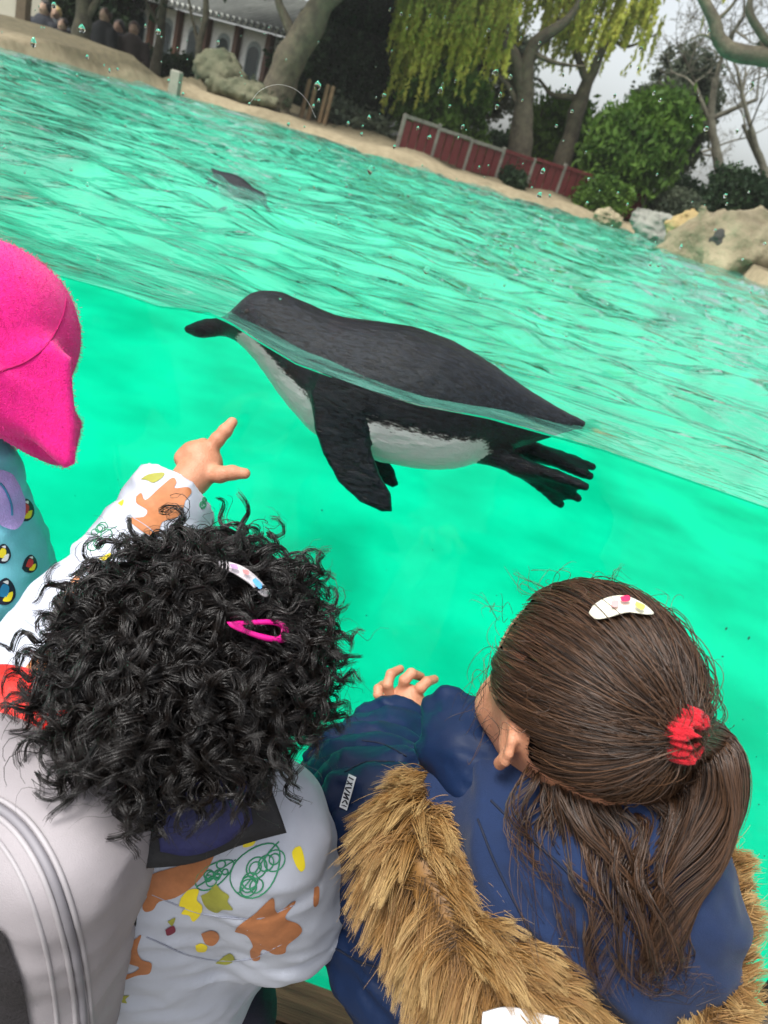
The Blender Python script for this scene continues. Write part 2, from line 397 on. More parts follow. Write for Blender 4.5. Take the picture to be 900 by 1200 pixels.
Vb = Vt[rim].copy(); Vb[:, 2] = -1.6; n0 = len(Vt); k = len(rim)
sq = np.stack([rim, n0 + np.arange(k), n0 + (np.arange(k) + 1) % k, np.roll(rim, -1)], 1)
# the bottom: quads between the near and the far row of the rim, only at the four corners of the box
cor = [n0, n0 + nx - 1, n0 + nx - 1 + ny - 1, n0 + 2 * (nx - 1) + ny - 1]
me = bpy.data.meshes.new('pool_water')
me.from_pydata(np.concatenate([Vt, Vb]).tolist(), [], Qt.tolist() + sq[:, ::-1].tolist()[:] + [list(range(n0 + k - 1, n0 - 1, -1))])
me.polygons.foreach_set('use_smooth', [True] * len(Qt) + [False] * (len(sq) + 1)); me.update()
import bmesh
bm = bmesh.new(); bm.from_mesh(me); bmesh.ops.recalc_face_normals(bm, faces=bm.faces); bm.to_mesh(me); bm.free()
o = link('pool_water', me, water_mat()); o['kind'] = 'structure'

# ------------------------------------------------------------------ glass pane with rain drops
def glass_mat(name, tint, k, rough=0.0):
    m = bpy.data.materials.new(name); m.use_nodes = True; t = m.node_tree; L = t.links.new; t.nodes.clear()
    out = node(t, 'ShaderNodeOutputMaterial'); tr = node(t, 'ShaderNodeBsdfTransparent'); tr.inputs[0].default_value = (*tint, 1)
    gl = node(t, 'ShaderNodeBsdfGlossy', Roughness=rough); fr = node(t, 'ShaderNodeFresnel', IOR=1.45)
    mu = node(t, 'ShaderNodeMath', operation='MULTIPLY'); L(fr.outputs[0], mu.inputs[0]); mu.inputs[1].default_value = k
    ms = node(t, 'ShaderNodeMixShader'); L(mu.outputs[0], ms.inputs[0]); L(tr.outputs[0], ms.inputs[1]); L(gl.outputs[0], ms.inputs[2]); L(ms.outputs[0], out.inputs['Surface'])
    return m
pane = thing('glass_pane', 'clear wet viewing window holding back the green pool water', 'window', (0, 0, -1.1))
V, Q = bevel_box((0, -0.006, 0.5), (3.2, 0.006, 1.6), 0.001)
V[:, 2] += -1.1 + 1.1
obj('pane', under(pane, V + np.array([0, 0, 0.0])), Q, glass_mat('window_glass', (0.985, 0.995, 0.99), 0.30), pane)
dm = bpy.data.materials.new('water_drop'); dm.use_nodes = True; dm.node_tree.nodes.clear()
_o = node(dm.node_tree, 'ShaderNodeOutputMaterial'); _g = node(dm.node_tree, 'ShaderNodeBsdfGlass', IOR=1.33, Roughness=0.0); dm.node_tree.links.new(_g.outputs[0], _o.inputs[0])
def drop(p, rx, rz, th):
    """flat dome against the outer glass face, irregular outline"""
    n, rings = 12, 4; an = np.arange(n) * 2 * np.pi / n; wob = 1 + 0.16 * rng.normal(size=n).clip(-1, 1)
    V = []
    for r in range(rings + 1):
        q = r / rings; rad = math.cos(q * math.pi / 2 * 0.96); dep = math.sin(q * math.pi / 2)
        V.append(np.stack([p[0] + rx * rad * wob * np.cos(an), np.full(n, p[1] - th * dep), p[2] + rz * rad * wob * np.sin(an) * np.where(np.sin(an) > 0, 1.25, 0.9)], 1))
    V = np.concatenate(V); Q = []
    for r in range(rings):
        for i in range(n): Q.append([r * n + i, r * n + (i + 1) % n, (r + 1) * n + (i + 1) % n, (r + 1) * n + i])
    return V, np.array(Q)
parts = []
key = [(102, 67, 7), (122, 77, 4), (127, 92, 4), (283, 90, 4), (292, 122, 5), (338, 146, 6), (367, 125, 6), (408, 145, 6), (425, 148, 4), (335, 71, 4), (189, 44, 4), (147, 147, 5), (46, 93, 5), (30, 146, 4), (636, 201, 9), (632, 229, 9), (644, 230, 5), (623, 220, 4), (717, 265, 4), (850, 230, 7), (863, 155, 6), (830, 38, 7), (720, 113, 6), (739, 78, 4), (668, 103, 4), (652, 148, 5), (634, 255, 7), (587, 287, 6), (553, 248, 6), (522, 228, 4), (648, 328, 5), (762, 310, 7), (798, 290, 5), (688, 238, 5), (610, 46, 5), (470, 17, 5), (748, 80, 3), (612, 118, 4), (810, 137, 5), (328, 205, 6), (406, 218, 6), (397, 262, 6), (420, 205, 5), (157, 177, 4), (123, 158, 5), (92, 135, 4), (880, 342, 6), (700, 292, 4), (770, 205, 4), (527, 125, 5), (508, 242, 4)]
for (x, y, s) in key:
    r = s * 1.06 / FPX * 0.5 * 0.6; parts.append(drop(PY(x, y, -0.0122), r * 0.8, r, r * 0.55))
for _ in range(230):
    x = rng.uniform(0, 900); y = rng.uniform(0, 330 + x * 0.10) 
    if y > 320 + 0.33 * (x - 70) : continue
    r = (0.6 + rng.gamma(1.1, 0.5)) * 1.06 / FPX
    parts.append(drop(PY(x, y, -0.0122), r * rng.uniform(0.7, 1.1), r * rng.uniform(0.8, 1.5), r * 0.5))
V, Q = join(parts)
o = obj('raindrops', under(pane, V), Q, dm, pane); o['kind'] = 'stuff'
# one fine curved scratch on the glass
paths = []
for pts in [[(292, 122), (305, 106), (325, 99), (345, 104), (360, 118), (370, 138)]]:
    paths.append([PY(a, b_, -0.0124) for a, b_ in spline(pts, 18)])
V, Q = tubes(np.array(paths), 0.00011, 4)
o = obj('scratches', under(pane, V), Q, mat('scratch', (0.75, 0.78, 0.74), 0.5), pane); o['kind'] = 'stuff'

# algae specks clinging to the wet side of the glass
pts = []
for _ in range(900):
    x = rng.uniform(0, 900); y = rng.uniform(560, 1180); q = PY(x, y, 0.004)
    if q[2] > -0.15 or q[2] < -1.05 or rng.uniform() > 0.25 + 0.75 * (y - 560) / 600: continue
    r = rng.gamma(1.2, 0.35) * 1.2 / FPX + 0.0003; a = np.arange(6) * np.pi / 3
    pts.append((np.stack([q[0] + r * np.cos(a) * rng.uniform(.6, 1.4), np.full(6, 0.0015), q[2] + r * np.sin(a) * rng.uniform(.6, 1.4)], 1), np.array([[0, 1, 2, 3], [0, 3, 4, 5]])))
V, Q = join(pts); o = obj('algae_specks', under(pane, V), Q, mat('algae', (0.01, 0.22, 0.12), 0.9), pane); o['kind'] = 'stuff'

# wooden ledge along the foot of the glass
led = thing('wooden_ledge', 'worn brown wooden ledge at the foot of the viewing glass', 'ledge', (0, -0.1, FLOOR_Z))
wm = mat('old_wood', (0.045, 0.03, 0.016), 0.8, 0.4, 6, 0.9, 30, stretch=(0.6, 12, 12), col2=(0.16, 0.105, 0.055), bdist=0.006)
LTOP = PY(335, 1141, -0.02)[2]
for i, (ya, yb) in enumerate([(-0.098, -0.018), (-0.185, -0.104), (-0.272, -0.190)]):
    for j in range(3):
        x0 = -3.1 + j * 2.1 + 0.35 * i
        V, Q = bevel_box((x0 + 1.04, (ya + yb) / 2, (LTOP + FLOOR_Z) / 2 - 0.001 * i), (1.04, (yb - ya) / 2, (LTOP - FLOOR_Z) / 2 - 0.0005 * j), 0.004)
        obj('plank', under(led, V), Q, wm, led, smooth=False)

# ================================================================== far bank
def leafquads(C, size, axis=None, jit=1.0, aspect=1.6):
    """leaf-sized quads at C (n,3); axis = preferred long direction"""
    n = len(C); a = rng.normal(size=(n, 3)) * jit
    if axis is not None: a = a + np.asarray(axis)
    a = nrm(a); b = nrm(np.cross(a, rng.normal(size=(n, 3))))
    s = (size * rng.uniform(0.6, 1.3, n))[:, None]
    c = np.cross(a, b) * s * 0.25
    V = np.stack([C - a * s * aspect * .5, C + b * s * .5 + c, C + a * s * aspect * .5, C - b * s * .5 + c], 1).reshape(-1, 3)
    return V, np.arange(n * 4).reshape(-1, 4)
def foliage_mat(name, c1, c2):
    m = bpy.data.materials.new(name); m.use_nodes = True; t = m.node_tree; L = t.links.new; b = t.nodes['Principled BSDF']
    b.inputs['Roughness'].default_value = 0.6; b.inputs['Specular IOR Level'].default_value = 0.25
    tc = node(t, 'ShaderNodeTexCoord'); nz = node(t, 'ShaderNodeTexNoise', Scale=2.5, Detail=6.0); L(tc.outputs['Object'], nz.inputs['Vector'])
    rp = node(t, 'ShaderNodeValToRGB'); L(nz.outputs['Fac'], rp.inputs['Fac']); rp.color_ramp.elements[0].position = 0.35; rp.color_ramp.elements[1].position = 0.65
    rp.color_ramp.elements[0].color = (*c1, 1); rp.color_ramp.elements[1].color = (*c2, 1)
    tl = node(t, 'ShaderNodeBsdfTranslucent'); L(rp.outputs[0], tl.inputs[0]); L(rp.outputs[0], b.inputs['Base Color'])
    ms = node(t, 'ShaderNodeMixShader'); ms.inputs[0].default_value = 0.45; L(b.outputs[0], ms.inputs[1]); L(tl.outputs[0], ms.inputs[2]); L(ms.outputs[0], t.nodes['Material Output'].inputs[0])
    return m
WILLOW = foliage_mat('willow_leaf', (0.36, 0.40, 0.06), (0.68, 0.66, 0.13))
GREEN = foliage_mat('green_leaf', (0.05, 0.11, 0.016), (0.13, 0.23, 0.035))
DARK = foliage_mat('dark_leaf', (0.012, 0.03, 0.012), (0.035, 0.065, 0.025))
GREYG = foliage_mat('grey_leaf', (0.05, 0.07, 0.045), (0.11, 0.13, 0.08))
BARK = mat('bark', (0.05, 0.04, 0.028), 0.9, 0.4, 8, 0.8, 18, col2=(0.13, 0.11, 0.07), bdist=0.02)
BARKG = mat('grey_bark', (0.09, 0.08, 0.06), 0.9, 0.4, 6, 0.8, 14, col2=(0.20, 0.19, 0.14), bdist=0.02)
def gz(x, y): return float(ground_z(np.array([x]), np.array([y]))[0])
def limb(pts, r0, r1, n=24, sides=8, wob=0.02):
    p = spline(pts, n); p = p + fbm(p * 3, 3)[:, None] * wob
    return tubes(p[None], np.linspace(r0, r1, n)[None] * (1 + 0.15 * vnoise(p * 5, 4)), sides)
def W3(lst, Y): return [PY(x, y, Y + (d[0] if d else 0)) for x, y, *d in lst]
YK = 1.2                                                       # depth scale of the far bank
def rooted(lst, Y):
    """trunk points; the first one is carried down to the ground"""
    p = W3(lst, Y); b = p[0].copy(); b[2] = min(gz(b[0], b[1]) - 0.05, p[0][2] - 0.05); b[0] += (p[0][0] - p[1][0]) * 0.1
    return [b] + p
def tree(name, label, cat, trunk, Y, r, limbs=(), group=None, bark=BARK):
    Y = Y * YK; r = r * YK; limbs = [(a, b * YK) for a, b in limbs]
    p = rooted(trunk, Y); root = thing(name, label, cat, p[0], group)
    parts = [limb(p, r * 1.25, r * 0.55, 30, 12)]
    for l, lr in limbs: parts.append(limb(W3(l, Y), lr, lr * 0.3, 20, 7))
    V, Q = join(parts); obj('trunk', under(root, V), Q, bark, root)
    return root
def clumps(ells, n, size, per=60, spread=0.10):
    out = []
    for (c, r) in ells:
        k = max(4, int(n * np.prod(r) ** (1 / 3) / per))
        d = nrm(rng.normal(size=(k, 3))) * rng.uniform(0.35, 1.0, (k, 1)) ** 0.6
        cc = np.asarray(c) + d * np.asarray(r)
        pts = cc[:, None] + rng.normal(size=(k, per, 3)) * spread * np.array([1, 1, 0.8]) * rng.uniform(0.5, 1.4, (k, 1, 1))
        out.append(pts.reshape(-1, 3))
    return np.concatenate(out)
def streams(tops, length, size, per=46, sway=0.10):
    """hanging willow strands"""
    out = []
    for p in tops:
        l = length * rng.uniform(0.4, 1.15); s = np.linspace(0, 1, per)
        dx = rng.normal(size=2) * sway * l
        q = p + np.stack([dx[0] * s ** 1.3, dx[1] * s ** 1.3, -l * s], 1) + rng.normal(size=(per, 3)) * 0.014
        out.append(q)
    return np.concatenate(out)
def px_scatter(n, boxes, Y, dy):
    o = []
    for _ in range(n):
        x0, y0, x1, y1 = boxes[rng.integers(len(boxes))]
        o.append(PY(rng.uniform(x0, x1), rng.uniform(y0, y1), Y + rng.uniform(-dy, dy)))
    return o

# --- willows
w1 = tree('willow_tree', 'yellow-green weeping willow whose trunk rises just behind the red fence', 'tree',
          [(603, 224), (611, 160), (614, 105)], 10.2, 0.20,
          [([(614, 115), (600, 60), (555, 25), (500, -15)], 0.09), ([(613, 108), (625, 55), (668, 20), (700, -30)], 0.10), ([(612, 130), (590, 95), (560, 75)], 0.05), ([(614, 100), (596, 45), (590, -30)], 0.08), ([(622, 60), (655, 75), (690, 78)], 0.035)], 'willows behind the red fence')
tops = px_scatter(380, [(470, -50, 610, 35), (470, -10, 560, 60), (480, -60, 600, 15)], 10.2 * YK, 0.8)
C = streams(tops, 0.92, 0.05); V, Q = leafquads(C, 0.036, (0, 0, -1), 0.5, 2.6)
obj('crown', under(w1, V), Q, WILLOW, w1)
w2 = tree('willow_tree', 'forked dark-trunked willow leaning right with thin yellow-green crown', 'tree',
          [(648, 238), (668, 160), (690, 92)], 10.8, 0.14,
          [([(690, 95), (715, 45), (760, 10)], 0.07), ([(688, 95), (670, 50), (640, 0)], 0.06), ([(684, 115), (650, 110), (630, 92)], 0.05), ([(715, 45), (735, 55), (770, 40)], 0.03)], 'willows behind the red fence')
tops = px_scatter(230, [(600, -60, 770, 10), (660, -40, 780, 35), (640, -60, 700, 40)], 10.8 * YK, 0.8)
C = streams(tops, 0.6, 0.05); V, Q = leafquads(C, 0.036, (0, 0, -1), 0.5, 2.6)
obj('crown', under(w2, V), Q, WILLOW, w2)
# upper crowns, above the top of the picture, that the water mirrors
for root, cx, Y, w_, m_ in ((w1, 560, 12.4, 2.6, WILLOW), (w2, 720, 13.2, 2.2, WILLOW)):
    b0 = PY(cx, -40, Y); C = clumps([(b0 + np.array([0, .3, 1.6]), np.array([w_, 1.6, 1.7])), (b0 + np.array([.6, .3, 3.2]), np.array([w_ * .7, 1.3, 1.3]))], 1900, .1, spread=.28)
    V, Q = leafquads(C, 0.10, (0, 0, -1), .6, 2.2); obj('upper_crown', under(root, V), Q, m_, root)
# --- drooping green shrubs and cypresses behind the fence
def bush(name, label, cat, cpx, rpx, Y, m, n=9000, size=0.05, droop=0.0, depth=None, group=None, stem=0.05):
    Y = Y * YK; size = size * YK
    c = PY(*cpx, Y); k = np.linalg.norm(c - CAM) / FPX; r = np.array([rpx[0] * k, (depth or rpx[0] * k * 0.8), rpx[1] * k])
    z0 = gz(c[0], c[1]); root = thing(name, label, cat, (c[0], c[1], z0), group)
    ells = [(c, r)] + [(c + rng.uniform(-0.6, 0.6, 3) * r, r * rng.uniform(0.35, 0.6)) for _ in range(6)]
    C = clumps(ells, n, size, spread=0.11 * r.mean() ** 0.5)
    if droop: V, Q = leafquads(C, size, (0, 0, -1), droop, 2.4)
    else: V, Q = leafquads(C, size)
    obj('crown', under(root, V), Q, m, root)
    parts = []
    for i in range(5):
        a = rng.uniform(-1, 1, 3) * np.array([1, 1, 0]) * r * 0.6
        parts.append(limb([(c[0] + a[0] * .2, c[1] + a[1] * .2, z0 - 0.04), c + a * 0.5 - np.array([0, 0, r[2] * 0.4]), c + a + np.array([0, 0, r[2] * rng.uniform(0, .6)])], stem, stem * 0.3, 14, 6))
    V, Q = join(parts); obj('trunk', under(root, V), Q, BARK, root)
    return root
bush('willow_shrub', 'bright green drooping shrub above the grey-topped end of the red fence', 'shrub', (520, 128), (46, 46), 10.1, GREEN, 9000, 0.045, 0.6)
bush('cypress_tree', 'rounded mid-green cypress behind the end of the red fence', 'tree', (742, 180), (46, 62), 10.4, GREEN, 12000, 0.045, 0.7)
bush('willow_shrub', 'deep green shrub between the two willow trunks', 'shrub', (645, 175), (36, 55), 11.6, GREEN, 8000, 0.045, 0.7)
bush('willow_shrub', 'small dark shrub at the base of the cypress', 'shrub', (700, 200), (30, 40), 11.3, DARK, 7000, 0.045, 0.7)
bush('laurel_shrub', 'dark evergreen mass left of the red fence beside the leaning trunk', 'shrub', (425, 75), (52, 75), 10.8, DARK, 16000, 0.055)
bush('laurel_shrub', 'dark bush under the white pavilion', 'shrub', (205, 88), (40, 18), 11.5, DARK, 8000, 0.05)
bush('laurel_shrub', 'low dark bush behind the leaning trunk', 'shrub', (352, 92), (26, 24), 11.5, DARK, 8000, 0.05)
bush('yew_shrub', 'low dark yew shrub behind the tan boulder', 'shrub', (875, 240), (40, 28), 9.0, DARK, 9000, 0.04)
bush('yew_shrub', 'low grey-green scrub between cypress and tan boulder', 'shrub', (803, 248), (34, 16), 10.2, GREYG, 6000, 0.04)
bush('evergreen_tree', 'tall dark evergreen behind the bright green shrub', 'tree', (455, 20), (40, 60), 14.5, DARK, 14000, 0.07)
bush('evergreen_tree', 'dark evergreen crown far behind the left group of onlookers', 'tree', (130, 10), (62, 42), 15.5, DARK, 14000, 0.07)
bush('grey_conifer', 'hazy grey-green conifer in front of the bare trees', 'tree', (790, 130), (36, 60), 17.0, GREYG, 9000, 0.06)
bush('evergreen_tree', 'pale green crown seen through the willow branches', 'tree', (560, 75), (60, 50), 19.0, GREYG, 9000, 0.08)
bush('bank_shrub', 'low brown-green scrub on the bank between leaning trunk and red fence', 'shrub', (415, 150), (46, 16), 9.3, GREYG, 7000, 0.04)
bush('bank_shrub', 'small green tuft overhanging the middle of the red fence', 'shrub', (600, 208), (16, 9), 9.2, DARK, 4000, 0.035)
bush('bank_shrub', 'leafy tuft overhanging the right part of the red fence', 'shrub', (705, 232), (30, 20), 9.9, GREEN, 5000, 0.035)
bush('bank_shrub', 'low green tuft beside the mossy boulder', 'shrub', (310, 118), (26, 12), 8.6, GREYG, 4000, 0.035)
for i, (x, y) in enumerate([(370, 105), (600, 190), (690, 215), (770, 235), (850, 245)]):
    bush('hedge_bush', ['low hedge bush behind the wooden stakes', 'low hedge bush behind the thick willow trunk', 'low hedge bush behind the forked willow', 'low hedge bush behind the grey boulder', 'low hedge bush behind the tan boulder crest'][i], 'shrub', (x, y), (40, 26), 13.5, DARK, 8000, 0.06, group='hedge bushes along the far bank')

# --- thick leaning trunk
t1 = tree('plane_tree', 'thick leaning tree trunk on the sandy bank left of the red fence', 'tree', [(322, 118), (342, 68), (368, 22), (395, -40), (420, -110)], 8.6, 0.165, [([(350, 55), (330, 10), (320, -60)], 0.07), ([(372, 15), (430, -40), (470, -90)], 0.08)])
t2 = tree('dark_tree', 'black slim trunk standing beside the onlookers', 'tree', [(90, 88), (96, 35), (103, -40)], 9.6, 0.13, [([(97, 30), (125, -20), (150, -60)], 0.05)])
t3 = tree('dark_tree', 'thin brown trunk left of the white pavilion', 'tree', [(178, 98), (187, 40), (200, -50)], 10.5, 0.07, [([(188, 35), (170, 0), (150, -40)], 0.03)])
t4 = tree('dark_tree', 'slender twin-stemmed tree in front of the pavilion', 'tree', [(228, 108), (236, 50), (248, -40)], 9.6, 0.05, [([(236, 55), (222, 10), (215, -40)], 0.025)])

for root, px_, Y, m_ in ((t1, (395, -70), 10.6, GREYG), (t2, (110, -60), 11.6, DARK), (t3, (210, -70), 12.8, DARK)):
    b0 = PY(*px_, Y); C = clumps([(b0 + np.array([0, .2, 1.5]), np.array([2.0, 1.6, 1.5])), (b0 + np.array([-.4, .2, 3.2]), np.array([1.6, 1.4, 1.3]))], 5200, .1, spread=.28)
    V, Q = leafquads(C, 0.10); obj('crown', under(root, V), Q, m_, root)
    V, Q = limb([b0 - np.array([0, 0, .2]), b0 + np.array([.1, .1, 1.6]), b0 + np.array([-.2, .2, 3.4])], .10, .03); obj('upper_trunk', under(root, V), Q, BARK, root)

# --- bare trees
def bare(name, label, trunk, Y, r, depth, seed, spread=0.55, bark=BARKG, first=None):
    R = np.random.default_rng(seed); Y = Y * YK; r = r * YK
    p = rooted(trunk, Y); root = thing(name, label, 'tree', p[0], 'leafless trees on the right of the far bank')
    parts = [limb(p, r * 1.2, r * 0.6, 24, 9)]
    P5, R5 = [], []
    def go(a, d, l, rr, k):
        if k == 0 or l < 0.08: return
        n = 6; s = np.linspace(0, 1, n)[:, None]; bend = R.normal(size=3) * 0.25
        q = a + d * l * s + bend * l * s ** 2 * 0.5
        P5.append(q); R5.append(np.linspace(rr, rr * 0.65, n))
        e = nrm(q[-1] - q[-2])
        for _ in range(R.integers(2, 4)):
            go(q[R.integers(3, n)], nrm(e + R.normal(size=3) * spread + np.array([0, 0, 0.08])), l * R.uniform(0.62, 0.85), rr * R.uniform(0.45, 0.65), k - 1)
    ends = first or [(p[-1], nrm(p[-1] - p[-2]), 1.0), (p[-2], nrm(np.array([0.7, 0, 0.6])), 0.9), (p[-2], nrm(np.array([-0.7, 0.1, 0.6])), 0.9)]
    for a, d, l in ends: go(np.asarray(a), d, l, r * 0.5, depth)
    parts.append(tubes(np.array(P5), np.maximum(np.array(R5), 0.004), 4))
    V, Q = join(parts); obj('trunk', under(root, V), Q, bark, root)
    return root
bare('bare_tree', 'tall leafless tree standing alone right of the grey-green conifer', [(845, 240), (842, 190), (832, 140), (840, 90)], 15.0, 0.09, 7, 3)
bare('bare_tree', 'leafless tree behind the tan boulder, branching low', [(905, 250), (895, 200), (880, 150)], 14.0, 0.08, 7, 11)
bare('bare_tree', 'pale leafless tree farther off beside the cypress', [(800, 235), (792, 190), (800, 150)], 20.0, 0.09, 7, 5)
b_ = PY(960, 60, 6.2)
br = bare('bare_tree', 'big crooked brown bough reaching in above the bare trees', [(1010, 360), (1015, 200), (1000, 110)], 6.2, 0.16, 2, 8, bark=BARK)
parts = [limb(W3([(1002, 120), (950, 72), (900, 67), (862, 60), (845, 45), (838, 20), (822, -10)], 6.2 * YK), 0.10, 0.042, 40, 10), limb(W3([(925, 70), (897, 40), (880, 5), (890, -30)], 6.2 * YK), 0.045, 0.02, 24, 8), limb(W3([(848, 50), (826, 40), (812, 45)], 6.2 * YK), 0.015, 0.006, 12, 6), limb(W3([(890, 66), (900, 85), (893, 100)], 6.2 * YK), 0.012, 0.005, 12, 6), limb(W3([(840, 25), (860, 5), (870, -20)], 6.2 * YK), 0.02, 0.008, 12, 6)]
V, Q = join(parts); obj('bough', under(br, V), Q, BARK, br)

# --- red fence with pale posts and a rail
fa, fb = PY(462, 184, 10.3), PY(742, 268, 12.3); fa[2] = gz(fa[0], fa[1]); fb[2] = gz(fb[0], fb[1])
fe = thing('red_fence', 'low dark-red board fence with pale posts behind the sandy shore', 'fence', tuple(fa))
redm = mat('red_board', (0.10, 0.009, 0.009), 0.7, 0.3, 10, 0.3, 40, stretch=(20, 20, 1.5)); postm = mat('fence_post', (0.17, 0.155, 0.13), 0.8, 0.3, 12)
N = 8; fh = 0.38; dirf = nrm((fb - fa) * np.array([1, 1, 0]))
Rf = np.stack([dirf, np.cross([0, 0, 1.0], dirf), np.array([0, 0, 1.0])], 1)
for i in range(N + 1):
    c = fa + (fb - fa) * i / N; c[2] = gz(c[0], c[1])
    V, Q = bevel_box(c + np.array([0, 0, fh / 2 - 0.01]), (0.02, 0.02, fh / 2 + 0.03), 0.006, Rf); obj('post', under(fe, V), Q, postm, fe, False)
    if i < N:
        d = fa + (fb - fa) * (i + 1) / N; d[2] = gz(d[0], d[1]); w = np.linalg.norm((d - c)[:2]) / 2 - 0.024
        for j in range(4):
            cc = c + (d - c) * (j + 0.5) / 4; hz = fh / 2 - 0.02 + rng.normal() * 0.004
            V, Q = bevel_box(cc + np.array([0, 0.0, hz + 0.005]) + Rf[:, 1] * 0.003 * (j % 2), (w / 4 - 0.003, 0.010, hz), 0.003, Rf); obj('board', under(fe, V), Q, redm, fe, False)
        cc = (c + d) / 2
        V, Q = bevel_box(cc + np.array([0, 0, fh - 0.015]) - Rf[:, 1] * 0.018, (w, 0.007, 0.022), 0.003, Rf); obj('rail', under(fe, V), Q, postm if i in (0, 1, 2) else redm, fe, False)

# --- rocks
def rock(name, label, cpx, rpx, Y, m, seed, flat=0.75, depth=0.8, extra=()):
    Y = Y * YK
    c = PY(*cpx, Y); k = np.linalg.norm(c - CAM) / FPX; r = np.array([rpx[0] * k, rpx[0] * k * depth, rpx[1] * k])
    fs = [d_ell(c, r)] + [d_ell(c + np.array(e[:3]) * r, r * e[3]) for e in extra]
    base = d_union(fs, 0.12 * r.mean())
    f = lambda p: base(p) + r.mean() * (0.24 * fbm(p / r.mean() * 1.5, seed) - 0.14 * np.abs(vnoise(p / r.mean() * 3.1, seed + 5)) + 0.04 * vnoise(p / r.mean() * 9, seed + 7))
    lo = c - r * 1.6; hi = c + r * 1.6
    V, Q = nets(f, lo, hi, r.mean() / 13, 0)
    root = thing(name, label, 'rock', (c[0], c[1], gz(c[0], c[1]))); V = under(root, V)
    o = obj('stone', V, Q, m, root); return root
ROCKT = mat('tan_rock', (0.15, 0.12, 0.07), 0.9, 0.3, 2.2, 1.0, 9, col2=(0.40, 0.34, 0.22), bdist=0.06, detail=9.0)
ROCKG = mat('grey_rock', (0.14, 0.14, 0.12), 0.85, 0.3, 4, 0.7, 18, col2=(0.30, 0.30, 0.26), bdist=0.02)
ROCKM = mat('mossy_rock', (0.05, 0.06, 0.03), 0.9, 0.3, 3, 0.7, 18, col2=(0.15, 0.14, 0.085), bdist=0.02)
rock('boulder', 'large tan boulder with a dark hollow at the right end of the beach', (868, 300), (62, 44), 6.9, ROCKT, 3, extra=[(-0.75, 0.1, -0.25, 0.6), (0.6, -0.1, 0.1, 0.7)])
rock('boulder', 'flat ochre rock leaning against the large tan boulder', (812, 272), (30, 16), 7.6, mat('ochre_rock', (0.25, 0.17, 0.06), 0.85, 0.3, 3, 0.7, 14, col2=(0.42, 0.32, 0.15), bdist=0.03), 9)
rock('boulder', 'grey boulder between the fence end and the tan boulder', (766, 268), (26, 15), 8.6, ROCKG, 5)
rock('boulder', 'small pale rock against the foot of the red fence', (712, 256), (16, 9), 8.9, ROCKT, 6)
rock('boulder', 'mossy boulder below the white pavilion', (258, 92), (28, 20), 8.6, ROCKM, 7)
rock('boulder', 'low mossy boulder at the foot of the leaning trunk', (285, 112), (34, 12), 8.4, ROCKM, 8)
rock('boulder', 'dark wedge added as the shade of the hollow in the tan boulder face', (838, 292), (7, 20), 6.62, mat('hollow_shade', (0.045, 0.045, 0.04), 0.9), 12)  # no separate stone: dark body added for the shaded crevice in the boulder

# --- wooden stakes by the leaning trunk
skm = mat('stake_wood', (0.17, 0.11, 0.055), 0.85, 0.3, 10)
for i, (x, y0, y1) in enumerate([(356, 122, 92), (364, 125, 96), (377, 130, 98), (383, 132, 100)]):
    a = PY(x, y0, 10.6); a[2] = gz(a[0], a[1]) - 0.03; z1 = PY(x + 6, y1, 10.6)[2]
    V, Q = tubes(np.array([[a, (a[0] + 0.01, a[1], z1 - 0.02), (a[0] + 0.012, a[1], z1)]]), np.array([[0.03, 0.028, 0.012]]), 8)
    tag(obj('wooden_stake', V, Q, skm), ['short wooden stake closest to the leaning trunk', 'second wooden stake out from the leaning trunk', 'third wooden stake out from the leaning trunk', 'wooden stake farthest from the leaning trunk'][i], 'stake', 'stakes beside the leaning trunk')

# --- pavilion with tiled roof
pa, pb = PY(196, 60, 17.5), PY(352, 92, 15.5); zb = -1.0; ze = 0.5 * (PY(205, 12, 17.5)[2] + PY(345, 46, 15.5)[2])
dx = nrm((pb - pa) * np.array([1, 1, 0])); nb = np.array([dx[1], -dx[0], 0]) ; nb = nb if nb[1] < 0 else -nb
pa = pa - dx * 1.5
wlen = np.linalg.norm((pb - pa)[:2]); Rp = np.stack([dx, np.cross([0, 0, 1.0], dx), np.array([0, 0, 1.0])], 1)
pv = thing('pavilion', 'white pavilion with dark tiled roof, brown posts and arched windows', 'building', (pa[0], pa[1], zb))
def pl(u, w, z): return np.array([pa[0], pa[1], 0]) + dx * u + nb * w + np.array([0, 0, z])
hz = ze - zb
V, Q = bevel_box(pl(wlen / 2, -1.2, zb + hz / 2), (wlen / 2, 1.2, hz / 2), 0.01, Rp); obj('wall', under(pv, V), Q, mat('pavilion_plaster', (0.78, 0.79, 0.77), 0.8), pv, False)
bpm = mat('pavilion_post', (0.10, 0.045, 0.025), 0.6); wdm = mat('pavilion_window', (0.03, 0.045, 0.05), 0.15); frm = mat('pavilion_frame', (0.25, 0.30, 0.30), 0.5)
npst = int(wlen / 0.85)
